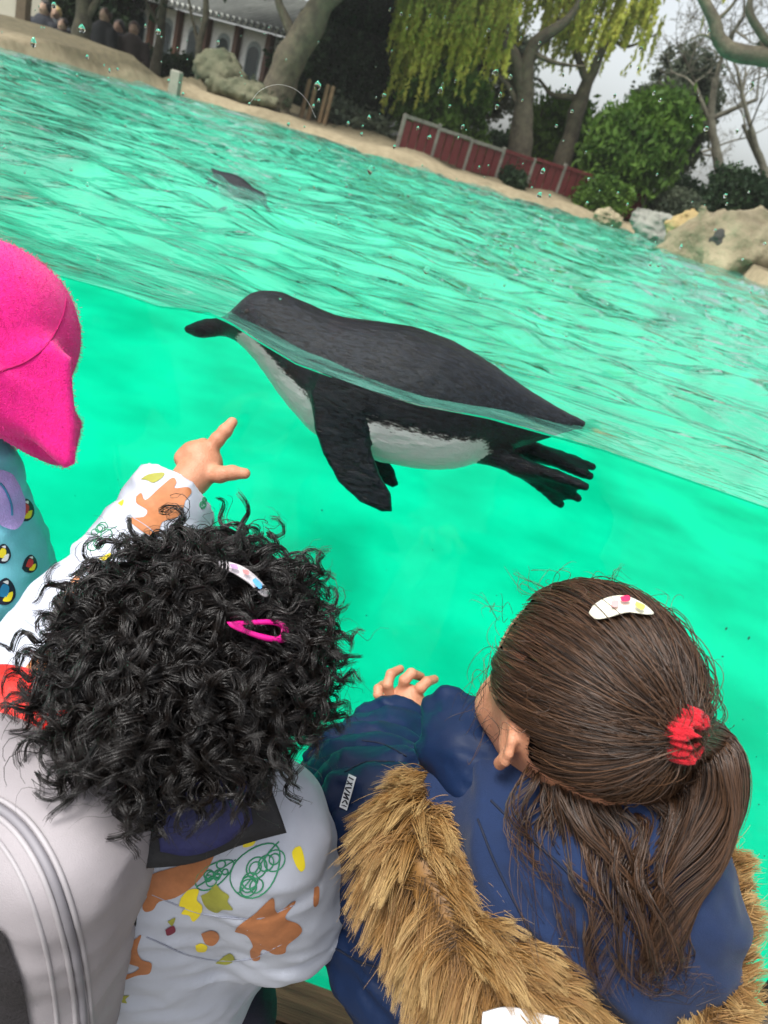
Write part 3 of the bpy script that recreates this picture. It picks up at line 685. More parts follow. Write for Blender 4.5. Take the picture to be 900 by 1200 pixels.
for i in range(npst + 1):
    u = wlen * i / npst
    V, Q = bevel_box(pl(u, 0.06, zb + hz / 2), (0.06, 0.06, hz / 2), 0.01, Rp); obj('post', under(pv, V), Q, bpm, pv, False)
    if i < npst:
        u += wlen / npst / 2; n = 9; an = np.linspace(0, math.pi, n); ww, w0, w1 = 0.20, ze - 1.0, ze - 0.36
        out = [(-ww, w0)] + [(-ww * math.cos(a), w1 + ww * math.sin(a) * 0.9) for a in an] + [(ww, w0)]
        for nm, k, off, mm in (('window', 1.0, 0.012, frm), ('pane', 0.82, 0.02, wdm)):
            F = [pl(u + x * k, off, (w0 + w1) / 2 + (z - (w0 + w1) / 2) * k) for x, z in out]; B = [p - nb * 0.012 for p in F]
            me = bpy.data.meshes.new(nm); c = len(F)
            me.from_pydata([tuple(x) for x in under(pv, np.array(F + B))], [], [list(range(c)), list(range(2 * c - 1, c - 1, -1))] + [[j, c + j, c + (j + 1) % c, (j + 1) % c] for j in range(c)])
            if nm == 'window': wo_ = link(nm, me, mm, pv)
            else: link(nm, me, mm, wo_)
V1 = np.array([pl(-0.5, 0.55, ze - 0.02), pl(wlen + 0.5, 0.55, ze - 0.02), pl(wlen + 0.3, -1.2, ze + 0.75), pl(-0.3, -1.2, ze + 0.75)])
V1 = np.concatenate([V1, V1 + np.array([0, 0, 0.07])])
rf = obj('roof', under(pv, V1), [[3, 2, 1, 0], [4, 5, 6, 7], [0, 1, 5, 4], [1, 2, 6, 5], [2, 3, 7, 6], [3, 0, 4, 7]], mat('roof_base', (0.06, 0.065, 0.06), 0.8), pv, False)
tlm = mat('roof_tile', (0.11, 0.115, 0.105), 0.75, 0.3, 3); edm = mat('tile_end', (0.55, 0.56, 0.52), 0.7)
nt_ = int((wlen + 1) / 0.17); tile_me = None
for i in range(nt_):
    q = (i + 0.5) / nt_; a = V1[4] + (V1[5] - V1[4]) * q; e = V1[7] + (V1[6] - V1[7]) * q
    V, Q = tubes(np.array([[a + (e - a) * k for k in (0, 0.33, 0.66, 1)]]), np.array([[0.05, 0.048, 0.048, 0.048]]), 8)
    to = obj('tile_row', under(pv, V), Q, tlm, rf); 
    V, Q = tubes(np.array([[a + nb * 0.03, a + nb * 0.012]]), np.array([[0.030, 0.052]]), 8); obj('tile_end', under(pv, V), Q, edm, rf)

# --- onlookers on the far side (path level lower than the bank)
def onlooker(label, hpx, Y, coat, hairc, height, turn, skirt=False):
    top = PY(*hpx, Y); base = np.array([top[0], Y, top[2] - height]); s = height / 1.7
    base[2] = min(base[2], gz(top[0], Y)); H = top[2] - base[2]; s = H / 1.7
    c_, s_ = math.cos(turn), math.sin(turn)
    def w(x, y, z): return base + s * np.array([x * c_ - y * s_, x * s_ + y * c_, z])
    root = thing('person', label, 'person', tuple(base), 'onlookers across the pool')
    legs = [d_chain([w(sx * .09, 0, .9), w(sx * .1, -.02, .48), w(sx * .1, .02, .07), w(sx * .1, -.1, .04)], [.09 * s, .065 * s, .05 * s, .045 * s], .02) for sx in (-1, 1)]
    torso = d_chain([w(0, 0, .88), w(0, 0, 1.1), w(0, .01, 1.36)], [.15 * s, .15 * s, .16 * s], .05)
    arms = [d_chain([w(sx * .2, 0, 1.36), w(sx * .26, -.03, 1.1), w(sx * .17, -.2, 1.02)], [.07 * s, .055 * s, .045 * s], .02) for sx in (-1, 1)]
    hands = [d_ell(w(sx * .14, -.25, 1.02), np.array([.05, .05, .045]) * s) for sx in (-1, 1)]
    head = d_union([d_ell(w(0, 0, 1.59), np.array([.08, .095, .115]) * s), d_cone(w(0, .01, 1.38), w(0, 0, 1.52), .06 * s, .05 * s), d_ell(w(0, -.095, 1.58), np.array([.016, .025, .02]) * s)], .02)
    f = d_union(legs + [torso] + arms + hands + [head], .03)
    V, Q = nets(f, base - np.array([.5, .5, .02]), base + np.array([.5, .5, H + .05]), 0.022)
    o = obj('body', under(root, V), Q, mat('far_skin', (0.42, 0.26, 0.18), 0.6), root)
    cf = d_union([torso, d_cone(w(0, 0, .72), w(0, 0, .95), .17 * s, .16 * s)] + arms, .04); g_ = lambda p: cf(p) - .02 + .008 * vnoise(p * 12, 3)
    V, Q = nets(g_, base - np.array([.5, .5, .02]), base + np.array([.5, .5, H + .05]), 0.022); obj('coat', under(root, V), Q, coat, root)
    tf = d_union(legs, .02); V, Q = nets(lambda p: tf(p) - .012, base - np.array([.4, .4, .02]), base + np.array([.4, .4, H * .6]), 0.022); obj('trousers', under(root, V), Q, mat('far_trousers', (0.02, 0.022, 0.03), 0.8), root)
    hf = d_ell(w(0, .02, 1.615), np.array([.092, .1, .105]) * s); V, Q = nets(lambda p: np.maximum(hf(p), (w(0, 0, 1.56)[2] - p[..., 2]) * 1.0 + (0.0 - ((p - w(0, .02, 1.6)) @ np.array([-s_, c_, 0]))) * 0.8) + .006 * vnoise(p * 40, 2), base + np.array([-.3, -.3, H * .75]), base + np.array([.3, .3, H + .08]), 0.014); obj('hair', under(root, V), Q, mat('far_hair_' + hairc[0], hairc[1], 0.6), root)
navy = mat('far_navy', (0.012, 0.014, 0.022), 0.8); blk = mat('far_black', (0.008, 0.008, 0.009), 0.8); brw = mat('far_brown', (0.05, 0.035, 0.03), 0.8); gry = mat('far_grey', (0.05, 0.055, 0.06), 0.8)
dk = ('dark', (0.012, 0.009, 0.008)); fair = ('fair', (0.45, 0.32, 0.12)); bn = ('brown', (0.07, 0.035, 0.02))
onlooker('fair-haired onlooker in a grey coat beside the dark-haired one', (66, 8), 13.4, gry, fair, 1.62, 0.3)
onlooker('dark-haired onlooker in a navy coat left of the fair-haired one', (53, 2), 13.0, navy, dk, 1.72, -0.2)
onlooker('short onlooker in black standing in front of the other two', (74, 22), 12.6, blk, dk, 1.45, 0.1)
onlooker('onlooker in a black coat just right of the black slim trunk', (124, 10), 12.9, blk, bn, 1.68, -0.3)
onlooker('onlooker in a brown coat between the two thin trunks', (158, 26), 13.1, brw, bn, 1.6, 0.4)
onlooker('onlooker in navy nearest the thin brown trunk', (140, 24), 13.6, navy, dk, 1.66, 0.0)

# --- railing, gate post and beige wall on the left
rl = PY(-30, 62, 10.4); rr = PY(205, 118, 10.4); ra = thing('railing', 'thin dark railing in front of the onlookers', 'railing', (rl[0], rl[1], gz(rl[0], rl[1])))
rm = mat('rail_metal', (0.03, 0.035, 0.03), 0.6)
for i in range(11):
    x = rl[0] + (rr[0] - rl[0]) * i / 10; z = gz(x, 10.4)
    V, Q = tubes(np.array([[(x, 10.4, z - 0.03), (x, 10.4, z + 0.30), (x, 10.4, z + 0.56)]]), 0.013, 8); obj('post', under(ra, V), Q, rm, ra)
for h in (0.22, 0.40, 0.55):
    V, Q = tubes(np.array([[(x, 10.4 - 0.002, gz(x, 10.4) + h) for x in np.linspace(rl[0], rr[0], 12)]]), 0.011, 8); obj('rail', under(ra, V), Q, rm, ra)
for lab, (x, y), Y, hgt, mm in (('squat brown timber post at the left end of the beach', (24, 58), 8.2, 0.36, mat('timber_post', (0.10, 0.075, 0.045), 0.85)), ('pale weathered post near the thin brown trunk', (204, 108), 9.0, 0.33, mat('pale_post', (0.28, 0.27, 0.22), 0.85))):
    c = PY(x, y, Y); c[2] = gz(c[0], Y)
    V, Q = bevel_box(c + np.array([0, 0, hgt / 2 - 0.02]), (0.055, 0.055, hgt / 2 + 0.02), 0.012); tag(obj('timber_post', V, Q, mm, smooth=False), lab, 'post')
wl = PY(-90, 40, 15.5); wr = PY(46, 40, 15.5)
V, Q = bevel_box(((wl[0] + wr[0]) / 2 - 1, 15.6, 0.6), ((wr[0] - wl[0]) / 2 + 1, 0.12, 1.7), 0.03); tag(obj('garden_wall', V, Q, mat('beige_render', (0.42, 0.40, 0.32), 0.85, 0.15, 1.5), smooth=False), 'pale beige rendered wall behind the onlookers', 'wall')

# ================================================================== penguins
def penguin_mats():
    m = bpy.data.materials.new('penguin_feathers'); m.use_nodes = True; t = m.node_tree; L = t.links.new; b = t.nodes['Principled BSDF']
    b.inputs['Roughness'].default_value = 0.24; b.inputs['Specular IOR Level'].default_value = 0.24
    b.inputs['Coat Weight'].default_value = 0.0; b.inputs['Coat Roughness'].default_value = 0.35
    at = node(t, 'ShaderNodeAttribute', attribute_name='belly')
    tc = node(t, 'ShaderNodeTexCoord')
    mp = node(t, 'ShaderNodeMapping'); mp.inputs['Scale'].default_value = (70, 260, 260); L(tc.outputs['Object'], mp.inputs['Vector'])
    n1 = node(t, 'ShaderNodeTexNoise', Scale=1.0, Detail=4.0, Roughness=0.7); L(mp.outputs[0], n1.inputs['Vector'])
    mp2 = node(t, 'ShaderNodeMapping'); mp2.inputs['Scale'].default_value = (60, 60, 60); L(tc.outputs['Object'], mp2.inputs['Vector'])
    n2 = node(t, 'ShaderNodeTexNoise', Scale=1.0, Detail=5.0); L(mp2.outputs[0], n2.inputs['Vector'])
    # dark grey back
    dark = node(t, 'ShaderNodeValToRGB'); L(n1.outputs['Fac'], dark.inputs['Fac']); dark.color_ramp.elements[0].position = 0.38; dark.color_ramp.elements[1].position = 0.66
    dark.color_ramp.elements[0].color = (0.002, 0.0025, 0.004, 1); dark.color_ramp.elements[1].color = (0.013, 0.017, 0.025, 1)
    # speckled border
    mr = node(t, 'ShaderNodeMath', operation='MULTIPLY_ADD'); L(n1.outputs['Fac'], mr.inputs[0]); mr.inputs[1].default_value = 0.9; L(at.outputs['Fac'], mr.inputs[2])
    rp = node(t, 'ShaderNodeValToRGB'); L(mr.outputs[0], rp.inputs['Fac'])
    e = rp.color_ramp.elements; e[0].position = 0.62; e[1].position = 0.84; e[0].color = (0, 0, 0, 1); e[1].color = (1, 1, 1, 1)
    mx = node(t, 'ShaderNodeMix', data_type='RGBA'); L(rp.outputs[0], mx.inputs[0]); L(dark.outputs[0], mx.inputs[6])
    wh = node(t, 'ShaderNodeValToRGB'); L(rp.outputs[0], wh.inputs['Fac']); wh.color_ramp.elements[0].color = (0.10, 0.055, 0.03, 1); wh.color_ramp.elements[1].color = (0.78, 0.80, 0.78, 1)
    L(wh.outputs[0], mx.inputs[7]); L(mx.outputs[2], b.inputs['Base Color'])
    bp = node(t, 'ShaderNodeBump', Strength=0.9, Distance=0.0026); L(n1.outputs['Fac'], bp.inputs['Height'])
    b2 = node(t, 'ShaderNodeBump', Strength=0.5, Distance=0.004); L(n2.outputs['Fac'], b2.inputs['Height']); L(bp.outputs[0], b2.inputs['Normal']); L(b2.outputs[0], b.inputs['Normal'])
    return m
PM = penguin_mats()
top = [(218, 383), (226, 378), (240, 373), (262, 373), (274, 362), (284, 349), (298, 341), (325, 341), (352, 353), (395, 372), (440, 377), (485, 384), (530, 400), (570, 423), (610, 451), (645, 473), (683, 493)]
bot = [(218, 389), (226, 395), (240, 397), (262, 393), (272, 395), (284, 403), (298, 416), (318, 442), (338, 470), (368, 503), (405, 524), (450, 538), (500, 547), (540, 546), (572, 534), (615, 520), (655, 508), (683, 500)]
T3 = np.array([PY(*q, PENG_Y) for q in top]); B3 = np.array([PY(*q, PENG_Y) for q in bot])
xg = np.linspace(min(T3[0, 0], B3[0, 0]), max(T3[-1, 0], B3[-1, 0]), 160)
def smooth(v, k=5):
    w = np.ones(k) / k; return np.convolve(np.pad(v, k // 2, mode='edge'), w, 'valid')
Tz = smooth(np.interp(xg, T3[:, 0], T3[:, 2]), 7); Bz = smooth(np.interp(xg, B3[:, 0], B3[:, 2]), 7)
def body_sdf(p):
    x = p[..., 0]; tz = np.interp(x, xg, Tz); bz = np.interp(x, xg, Bz); c = (tz + bz) / 2; h = np.maximum((tz - bz) / 2, 0.0025)
    beak = sstep(xg[0] + 0.075, xg[0] + 0.035, x)
    w = h * (0.92 - 0.25 * beak)
    w = w * (1 + 0.5 * sstep(xg[-1] - 0.09, xg[-1], x))
    q = (np.sqrt(((p[..., 2] - c) / h) ** 2 + ((p[..., 1] - PENG_Y) / w) ** 2) - 1) * np.minimum(h, w)
    ex = np.maximum(np.maximum(xg[0] - x, x - xg[-1]), 0)
    return np.where(ex > 0, np.hypot(np.maximum(q, 0), ex), q * 0.85)
def flipper(poly_px, y0, y1, th):
    """a flat wing: polygon traced on the plane y0 leaning to y1 at the tip"""
    pts = np.array([PY(x, y, y0) for x, y in poly_px]); o = pts[0]; tip = pts[np.argmin(pts[:, 2])].copy(); tip[1] = y1
    e2 = nrm(o - tip); e1 = nrm(np.cross(e2, np.array([0, -1.0, 0.12]))); e1 = nrm(e1)
    return d_plate([((q - o) @ e1, (q - o) @ e2) for q in pts], o, e1, e2, th, th * 0.9)
near = flipper([(378, 430), (366, 458), (371, 500), (382, 530), (400, 560), (425, 583), (450, 594), (462, 594), (460, 575), (446, 552), (432, 515), (428, 470), (425, 445)], 0.068, 0.045, 0.0075)
farf = flipper([(432, 525), (434, 548), (446, 567), (460, 576), (467, 573), (462, 555), (450, 535)], 0.225, 0.24, 0.006)
def foot(heel, ank, toes, y):
    fs = [d_cone(PY(*heel, y + 0.01), PY(*ank, y), 0.018, 0.012)]
    a = PY(*ank, y)
    tp = [PY(*q, y + dy) for *q, dy in toes]
    for q in tp: fs.append(d_chain([a, a + (q - a) * 0.55 + np.array([0, 0, 0.002]), q], [0.013, 0.0080, 0.0055], 0.004))
    for q1, q2 in zip(tp, tp[1:]):
        for k in (0.3, 0.42, 0.54, 0.66, 0.78, 0.88): fs.append(d_cone(a + (q1 - a) * k, a + (q2 - a) * k, 0.0052, 0.0052))
    return d_union(fs, 0.006)
f1 = foot((572, 530), (606, 545), [(686, 570, -0.024), (677, 584, 0.0), (657, 591, 0.020)], 0.115)
f2 = foot((585, 522), (625, 530), [(694, 547, 0.022), (691, 558, 0.0), (678, 540, 0.034)], 0.18)
full = d_union([body_sdf, near], 0.016)
full2 = lambda p: smin(smin(full(p), farf(p), 0.01), smin(f1(p), f2(p), 0.004), 0.012)
fine = lambda p: full2(p) + 0.0006 * vnoise(p * np.array([70, 160, 160]), 3)
lo = np.array([xg[0] - 0.02, 0.0, Bz.min() - 0.11]); hi = np.array([xg[-1] + 0.05, 0.33, Tz.max() + 0.02])
V, Q = nets(fine, lo, hi, 0.0028)
V[:, 1] = np.maximum(V[:, 1], 0.012)
x = V[:, 0]; tz = np.interp(x, xg, Tz); bz = np.interp(x, xg, Bz); qn = (V[:, 2] - (tz + bz) / 2) / np.maximum((tz - bz) / 2, 0.004)
s = (x - xg[0]) / (xg[-1] - xg[0])
belly = np.interp(qn, [-1.1, -0.62, -0.30, 0.1], [0.98, 0.92, 0.56, -0.3])
belly = belly - 0.8 * sstep(0.17, 0.13, s) - 0.9 * sstep(0.77, 0.83, s)
onwing = np.minimum(near(V), farf(V)) < 0.0045; onfoot = np.minimum(f1(V), f2(V)) < 0.004
belly[onwing | onfoot] = -0.6
pg = thing('penguin', 'dark-backed white-bellied penguin floating half submerged against the glass', 'penguin', (0, PENG_Y, -0.04))
o = obj('body', under(pg, V), Q, PM, pg); a_ = o.data.attributes.new('belly', 'FLOAT', 'POINT'); a_.data.foreach_set('value', belly.astype(np.float32))
def eye(p, r):
    an = np.linspace(0, 2 * np.pi, 13)[:-1]; la = np.linspace(-np.pi / 2, np.pi / 2, 8)
    Vv = np.array([[p[0] + r * math.cos(b) * math.cos(a), p[1] + r * math.cos(b) * math.sin(a), p[2] + r * math.sin(b)] for b in la for a in an])
    return Vv, np.array([[i * 12 + j, i * 12 + (j + 1) % 12, (i + 1) * 12 + (j + 1) % 12, (i + 1) * 12 + j] for i in range(7) for j in range(12)])
pe = PY(299, 372, 0.13); pe = snap(fine, pe[None], -0.001)[0]
V_, Q_ = eye(pe, 0.0042); obj('eye', under(pg, V_), Q_, mat('penguin_eye', (0.02, 0.008, 0.004), 0.05), pg)
# the second bird: same body, sunk deeper, farther out
c2 = PZ(273, 211, 0.0)
p2 = thing('penguin', 'small grey penguin surfacing far out in the open pool', 'penguin', (c2[0], c2[1], -0.026))
p2.rotation_euler = (0, math.radians(-10), math.radians(165)); p2.scale = (0.46, 0.46, 0.46)
o2 = o.copy(); COL.objects.link(o2); o2.parent = p2

# ================================================================== children: shared builders
from mathutils.geometry import delaunay_2d_cdt
def march(f, px, t0=0.25, n=70):
    """from the lens along pixels (n,2) to the surface of f"""
    px = np.asarray(px, float); d = np.stack([ray(x, y) for x, y in px]); l = np.linalg.norm(d, axis=1); t = np.full(len(px), t0)
    for _ in range(n): t = np.minimum(t + 0.7 * f(CAM + d * t[:, None]) / l, 2.5)
    return CAM + d * t[:, None]
def inside(poly, pts):
    x, y = pts[:, 0], pts[:, 1]; r = np.zeros(len(pts), bool); n = len(poly)
    for i in range(n):
        (x1, y1), (x2, y2) = poly[i - 1], poly[i]
        c = (y1 > y) != (y2 > y)
        r ^= c & (x < (x2 - x1) * (y - y1) / (y2 - y1 + 1e-12) + x1)
    return r
def decal(name, f, poly, m, parent, off=0.0007, step=4.0, spl=True, thick=0.0):
    """flat print lying on the cloth: outline -> dense triangles on the surface of f"""
    poly = np.asarray(poly, float)
    if spl: q = spline(np.concatenate([poly, poly[:1]]), len(poly) * 4 + 1)[:-1]
    else: q = poly
    lo, hi = q.min(0), q.max(0)
    gx, gy = np.meshgrid(np.arange(lo[0], hi[0], step), np.arange(lo[1], hi[1], step)); G = np.stack([gx.ravel(), gy.ravel()], 1) + 0.37
    G = G[inside(q, G)]
    pts = np.concatenate([q, G]); n = len(q)
    v, e, fc, *_ = delaunay_2d_cdt([Vector(p) for p in pts], [], [list(range(n))], 1, 1e-4)
    v = np.array([tuple(p) for p in v]); p3 = march(f, v); p3 = p3 + grad(f, p3, 0.002) * off
    hit = np.abs(f(p3) - off) < .0025
    fc = [list(t) for t in fc if len(t) == 3 and hit[list(t)].all()]
    if not fc: return None
    me = bpy.data.meshes.new(name); me.from_pydata(under(parent_root(parent), p3).tolist(), [], fc); me.polygons.foreach_set('use_smooth', [True] * len(fc)); me.update()
    return link(name, me, m, parent)
def parent_root(o):
    while o.parent is not None: o = o.parent
    return o
def stroke(name, f, lines, r, m, parent, off=0.0003):
    P_ = []
    for l in lines:
        p3 = march(f, l)
        if (np.abs(f(p3)) < .002).all() and np.abs(np.diff(np.linalg.norm(p3 - CAM, axis=1))).max() < .02: P_.append(p3 + grad(f, p3, 0.002) * off)
    if not P_: return None
    V, Q = tubes(np.array(P_), r, 4); return obj(name, under(parent_root(parent), V), Q, m, parent)
def scribble(c, rx, ry, ang, n=26):
    """outlined leaf filled with loose loops; polylines in pixels"""
    ca, sa = math.cos(ang), math.sin(ang); rot = lambda q: np.stack([c[0] + q[:, 0] * ca - q[:, 1] * sa, c[1] + q[:, 0] * sa + q[:, 1] * ca], 1)
    a = np.linspace(0, 2 * np.pi, n); out = [rot(np.stack([rx * np.cos(a), ry * np.sin(a) * (1 - 0.25 * np.cos(a))], 1)), rot(np.stack([np.linspace(-rx, rx * 1.15, n), 0.06 * ry * np.sin(a)], 1))]
    for _ in range(9):
        cc = rng.uniform(-0.65, 0.65, 2) * np.array([rx, ry * 0.8]); r = rng.uniform(0.18, 0.36) * min(rx, ry * 1.3)
        out.append(rot(np.stack([cc[0] + r * np.cos(a + 1) * 1.2, cc[1] + r * np.sin(a + 1)], 1)))
    return np.array(out)

SKIN = mat('child_skin', (0.44, 0.19, 0.105), 0.5, 0.10, 45, 0.4, 420, sss=0.10, spec=0.35, col2=(0.58, 0.28, 0.17))
NAIL = mat('fingernail', (0.78, 0.50, 0.42), 0.25, 0.03)
EYEM = mat('child_eye', (0.02, 0.012, 0.008), 0.1)
def head_sdf(c, R, s=1.0):
    """R columns: right, forward, up"""
    w = lambda x, y, z: np.asarray(c) + s * (R @ np.array([x, y, z]))
    E = lambda q, r: d_ell(w(*q), np.array(r) * s, R)
    fs = [E((0, -.006, .012), (.074, .088, .086)), E((0, .022, -.032), (.056, .058, .058)), E((0, .045, -.068), (.026, .026, .022)),
          E((.032, .052, -.034), (.026, .024, .026)), E((-.032, .052, -.034), (.026, .024, .026)), E((0, .084, -.026), (.010, .013, .010)), E((0, .079, -.012), (.006, .010, .016)),
          E((0, .078, -.050), (.016, .009, .005)), E((0, .076, -.058), (.014, .009, .005))]
    head = d_union(fs, .012 * s)
    ears = []
    for k in (-1, 1):
        pt = lambda y, z, o=0.0: w(k * (.0655 + .0045 + .005 * (-y / .011) + o), -.005 + y, -.028 + z)   # flared towards the back
        an = np.radians(np.linspace(-75, 205, 9)); rim = [pt(-.0105 * math.cos(a), .0175 * math.sin(a)) for a in an]
        ears.append(d_union([d_chain(rim, [.0034 * s] * 5 + [.003 * s] * 4, .002), E((k * .0685, -.004, -.028), (.0030, .0095, .0165)),
                             d_chain([pt(-.003, -.012), pt(.002, -.021)], [.0045 * s, .0052 * s], .004), d_chain([pt(-.003, .010), pt(-.006, .0), pt(-.002, -.011)], [.0022 * s, .0024 * s, .0022 * s], .002)], .003))
    sock = [E((k * .030, .086, -.004), (.014, .010, .009)) for k in (-1, 1)]
    def f(p):
        d = head(p)
        for h in sock: d = -smin(-d, h(p), .008)
        for e in ears: d = smin(d, e(p), .006)
        return d
    eyes = [(w(k * .030, .071, -.005), .0105 * s) for k in (-1, 1)]
    return f, eyes
def put_body(root, sdf, lo, hi, head, hc, eyes, hands, skin=SKIN, hres=0.0032):
    """one body mesh: trunk and limbs, the finer head and the finer hands"""
    parts = [nets(sdf, lo, hi, 0.009)]
    parts.append(nets(head, np.asarray(hc) - .14, np.asarray(hc) + .14, hres))
    for f, c in hands: parts.append(nets(f, np.asarray(c) - .075, np.asarray(c) + .075, 0.0015))
    nsk = sum(len(q) for v, q in parts)
    for p, r in eyes: parts.append(eye(p, r))
    V, Q = join(parts); o = obj('body', under(root, V), Q, skin, root); o.data.materials.append(EYEM)
    mi = np.zeros(len(Q), np.int32); mi[nsk:] = 1; o.data.polygons.foreach_set('material_index', mi)
    return o
def hair_mat(name, c1, c2, rough=0.32):
    m = bpy.data.materials.new(name); m.use_nodes = True; t = m.node_tree; L = t.links.new; b = t.nodes['Principled BSDF']
    b.inputs['Roughness'].default_value = rough; b.inputs['Specular IOR Level'].default_value = 0.55
    at = node(t, 'ShaderNodeAttribute', attribute_name='strand'); rp = node(t, 'ShaderNodeValToRGB'); L(at.outputs['Fac'], rp.inputs['Fac'])
    rp.color_ramp.elements[0].color = (*c1, 1); rp.color_ramp.elements[1].color = (*c2, 1); L(rp.outputs[0], b.inputs['Base Color'])
    return m
def hair_obj(name, paths, rad, m, root, extra=None, parent=None, sides=3):
    N, K = paths.shape[:2]; V, Q = tubes(paths, rad, sides)
    st = np.repeat(rng.uniform(0, 1, N), K * sides)
    if extra is not None: n = len(V); V = np.concatenate([V, extra[0]]); Q = np.concatenate([Q, extra[1] + n]); st = np.concatenate([st, np.zeros(len(extra[0]))])
    o = obj(name, under(root, V), Q, m, parent or root)
    if extra is not None:
        o.data.materials.append(mat(m.name + '_roots', (0.004, 0.003, 0.003), 1.0, spec=0.0)); mi = np.zeros(len(Q), np.int32); mi[-len(extra[1]):] = 1; o.data.polygons.foreach_set('material_index', mi)
    a = o.data.attributes.new('strand', 'FLOAT', 'POINT'); a.data.foreach_set('value', st.astype(np.float32)); return o
def taper(N, K, r): return np.full((N, 1), r) * np.interp(np.linspace(0, 1, K), [0, .08, .7, 1], [.7, 1, .9, .25])[None] * rng.uniform(.75, 1.25, (N, 1))
def wrinkle(p, amp, sc, seed, dirn=(0, 0, 1)):
    """soft cloth folds, ridged noise stretched across dirn"""
    d = nrm(dirn); q = p * sc; q = q + (q @ d)[..., None] * d * 1.6
    return amp * (1 - 2 * np.abs(vnoise(q, seed))) + amp * 0.5 * vnoise(q * 2.3, seed + 3)
def legs_to_floor(hip, axis, spread=0.065, hip_r=0.075):
    out = []
    for k in (-1, 1):
        h = hip + axis * spread * k; z = FLOOR_Z
        kn = np.array([h[0], h[1] + 0.02, (h[2] + z) / 2 + 0.02]); an = np.array([h[0], h[1], z + 0.075]); to = np.array([h[0], h[1] + 0.10, z + 0.035])
        out.append((d_chain([h, kn, an, to], [hip_r, .05, .036, .030], .015), an, to))
    return out
def trousers_and_shoes(root, legs, hip, axis, tm, sm):
    f = d_union([l[0] for l in legs] + [d_cone(hip - axis * .05, hip + axis * .05, .09, .09)], .02); zc = FLOOR_Z + 0.06
    g = lambda p: np.maximum(f(p) - .012 - wrinkle(p, .003, 14, 5), zc - p[..., 2])
    V, Q = nets(g, np.array([hip[0] - .24, hip[1] - .2, FLOOR_Z]), hip + np.array([.24, .2, .12]), 0.009); obj('trousers', under(root, V), Q, tm, root)
    for l, an, to in legs:
        s = d_union([d_cone(an - np.array([0, .02, .04]), to - np.array([0, 0, .0]), .036, .034), d_cone(an - np.array([0, 0, .05]), an, .038, .042)], .02)
        g = lambda p: np.maximum(s(p) - .008, FLOOR_Z + .001 - p[..., 2])
        V, Q = nets(g, np.minimum(an, to) - .09, np.maximum(an, to) + .07, 0.006); obj('shoe', under(root, V), Q, sm, root)
DARKT = mat('navy_trousers', (0.010, 0.010, 0.022), 0.8, 0.3, 40, 0.3, 300); SHOE = mat('shoe', (0.03, 0.03, 0.035), 0.5)

# ================================================================== child in the white printed coat
HA = P(220, 782, .60); RA = frame((0, -.05, 1), (1, .12, 0)); RA = np.stack([RA[:, 0], RA[:, 1], RA[:, 2]], 1)
NA = P(216, 930, .655); SLA = P(58, 880, .69); SRA = P(292, 985, .655); PELA = P(165, 1165, .90)
axA = nrm((SRA - SLA) * np.array([1, 1, 0.3]))
chA = (SLA + SRA) / 2 + np.array([0.0, 0.035, -0.07])
ELA = P(78, 752, .85); WLA = P(206, 582, .955); ERA = P(328, 1052, .745); WRA = P(262, 1088, .90)
hA, eyesA = head_sdf(HA, RA, .845)
ca = thing('person', 'child with black curly hair in a white animal-print coat pointing at the penguin', 'person', (PELA[0], PELA[1], FLOOR_Z))
# hands
def pointing(o=0):
    W_ = P(212, 574, .965); c = P(236, 546, .985)
    fs = [d_chain([W_, P(225, 560, .975), c], [.021, .021, .024], .01), d_ell(P(234, 541, .990), (.029, .022, .027)),
          d_chain([P(243, 530, .985), P(255, 515, .985), P(264, 505, .985), P(272, 495, .99)], [.0105, .0088, .0082, .0066], .004),
          d_chain([P(243, 554, .978), P(258, 556, .968), P(272, 554, .965), P(287, 555, .965)], [.0130, .0098, .0084, .0066], .005)]
    for (x, y) in ((234, 527), (223, 530), (214, 537)):
        fs.append(d_chain([P(x, y, .982), P(x + 4, y - 4, 1.0), P(x + 14, y + 4, 1.012), P(x + 16, y + 12, 1.0)], [.0105, .0095, .0085, .0075], .004))
    return d_union(fs, .005), P(245, 535, .985)
def fist(w, d):
    d = nrm(d); c = w + d * .035; u = nrm(np.cross(d, [0, 0, 1.0]))
    fs = [d_cone(w, c, .018, .022), d_ell(c, (.022, .022, .022))]
    for k in range(4):
        b_ = c + d * .014 + u * (k - 1.5) * .011; fs.append(d_chain([b_, b_ + d * .020, b_ + d * .022 - np.array([0, 0, .018]), b_ - np.array([0, 0, .02])], [.008, .0075, .007, .006], .003))
    fs.append(d_chain([c + u * .02 - d * .01, c + u * .026 + d * .012, c + u * .012 + d * .03], [.009, .008, .006], .004))
    return d_union(fs, .004), c
hpA, hcA = pointing(); hrA, hrcA = fist(WRA, WRA - ERA)
legsA = legs_to_floor(PELA, axA)
armsA = [d_chain([SLA, ELA, WLA], [.040, .033, .022], .01), d_chain([SRA, ERA, WRA], [.040, .033, .020], .01)]
bA = d_union([d_chain([HA, NA, chA, PELA], [.045, .042, .085, .08], .03)] + armsA + [l[0] for l in legsA], .02)
put_body(ca, bA, np.array([-.62, -.85, FLOOR_Z]), np.array([.12, .0, .0]), hA, HA, eyesA, [(hpA, hcA), (hrA, hrcA)])
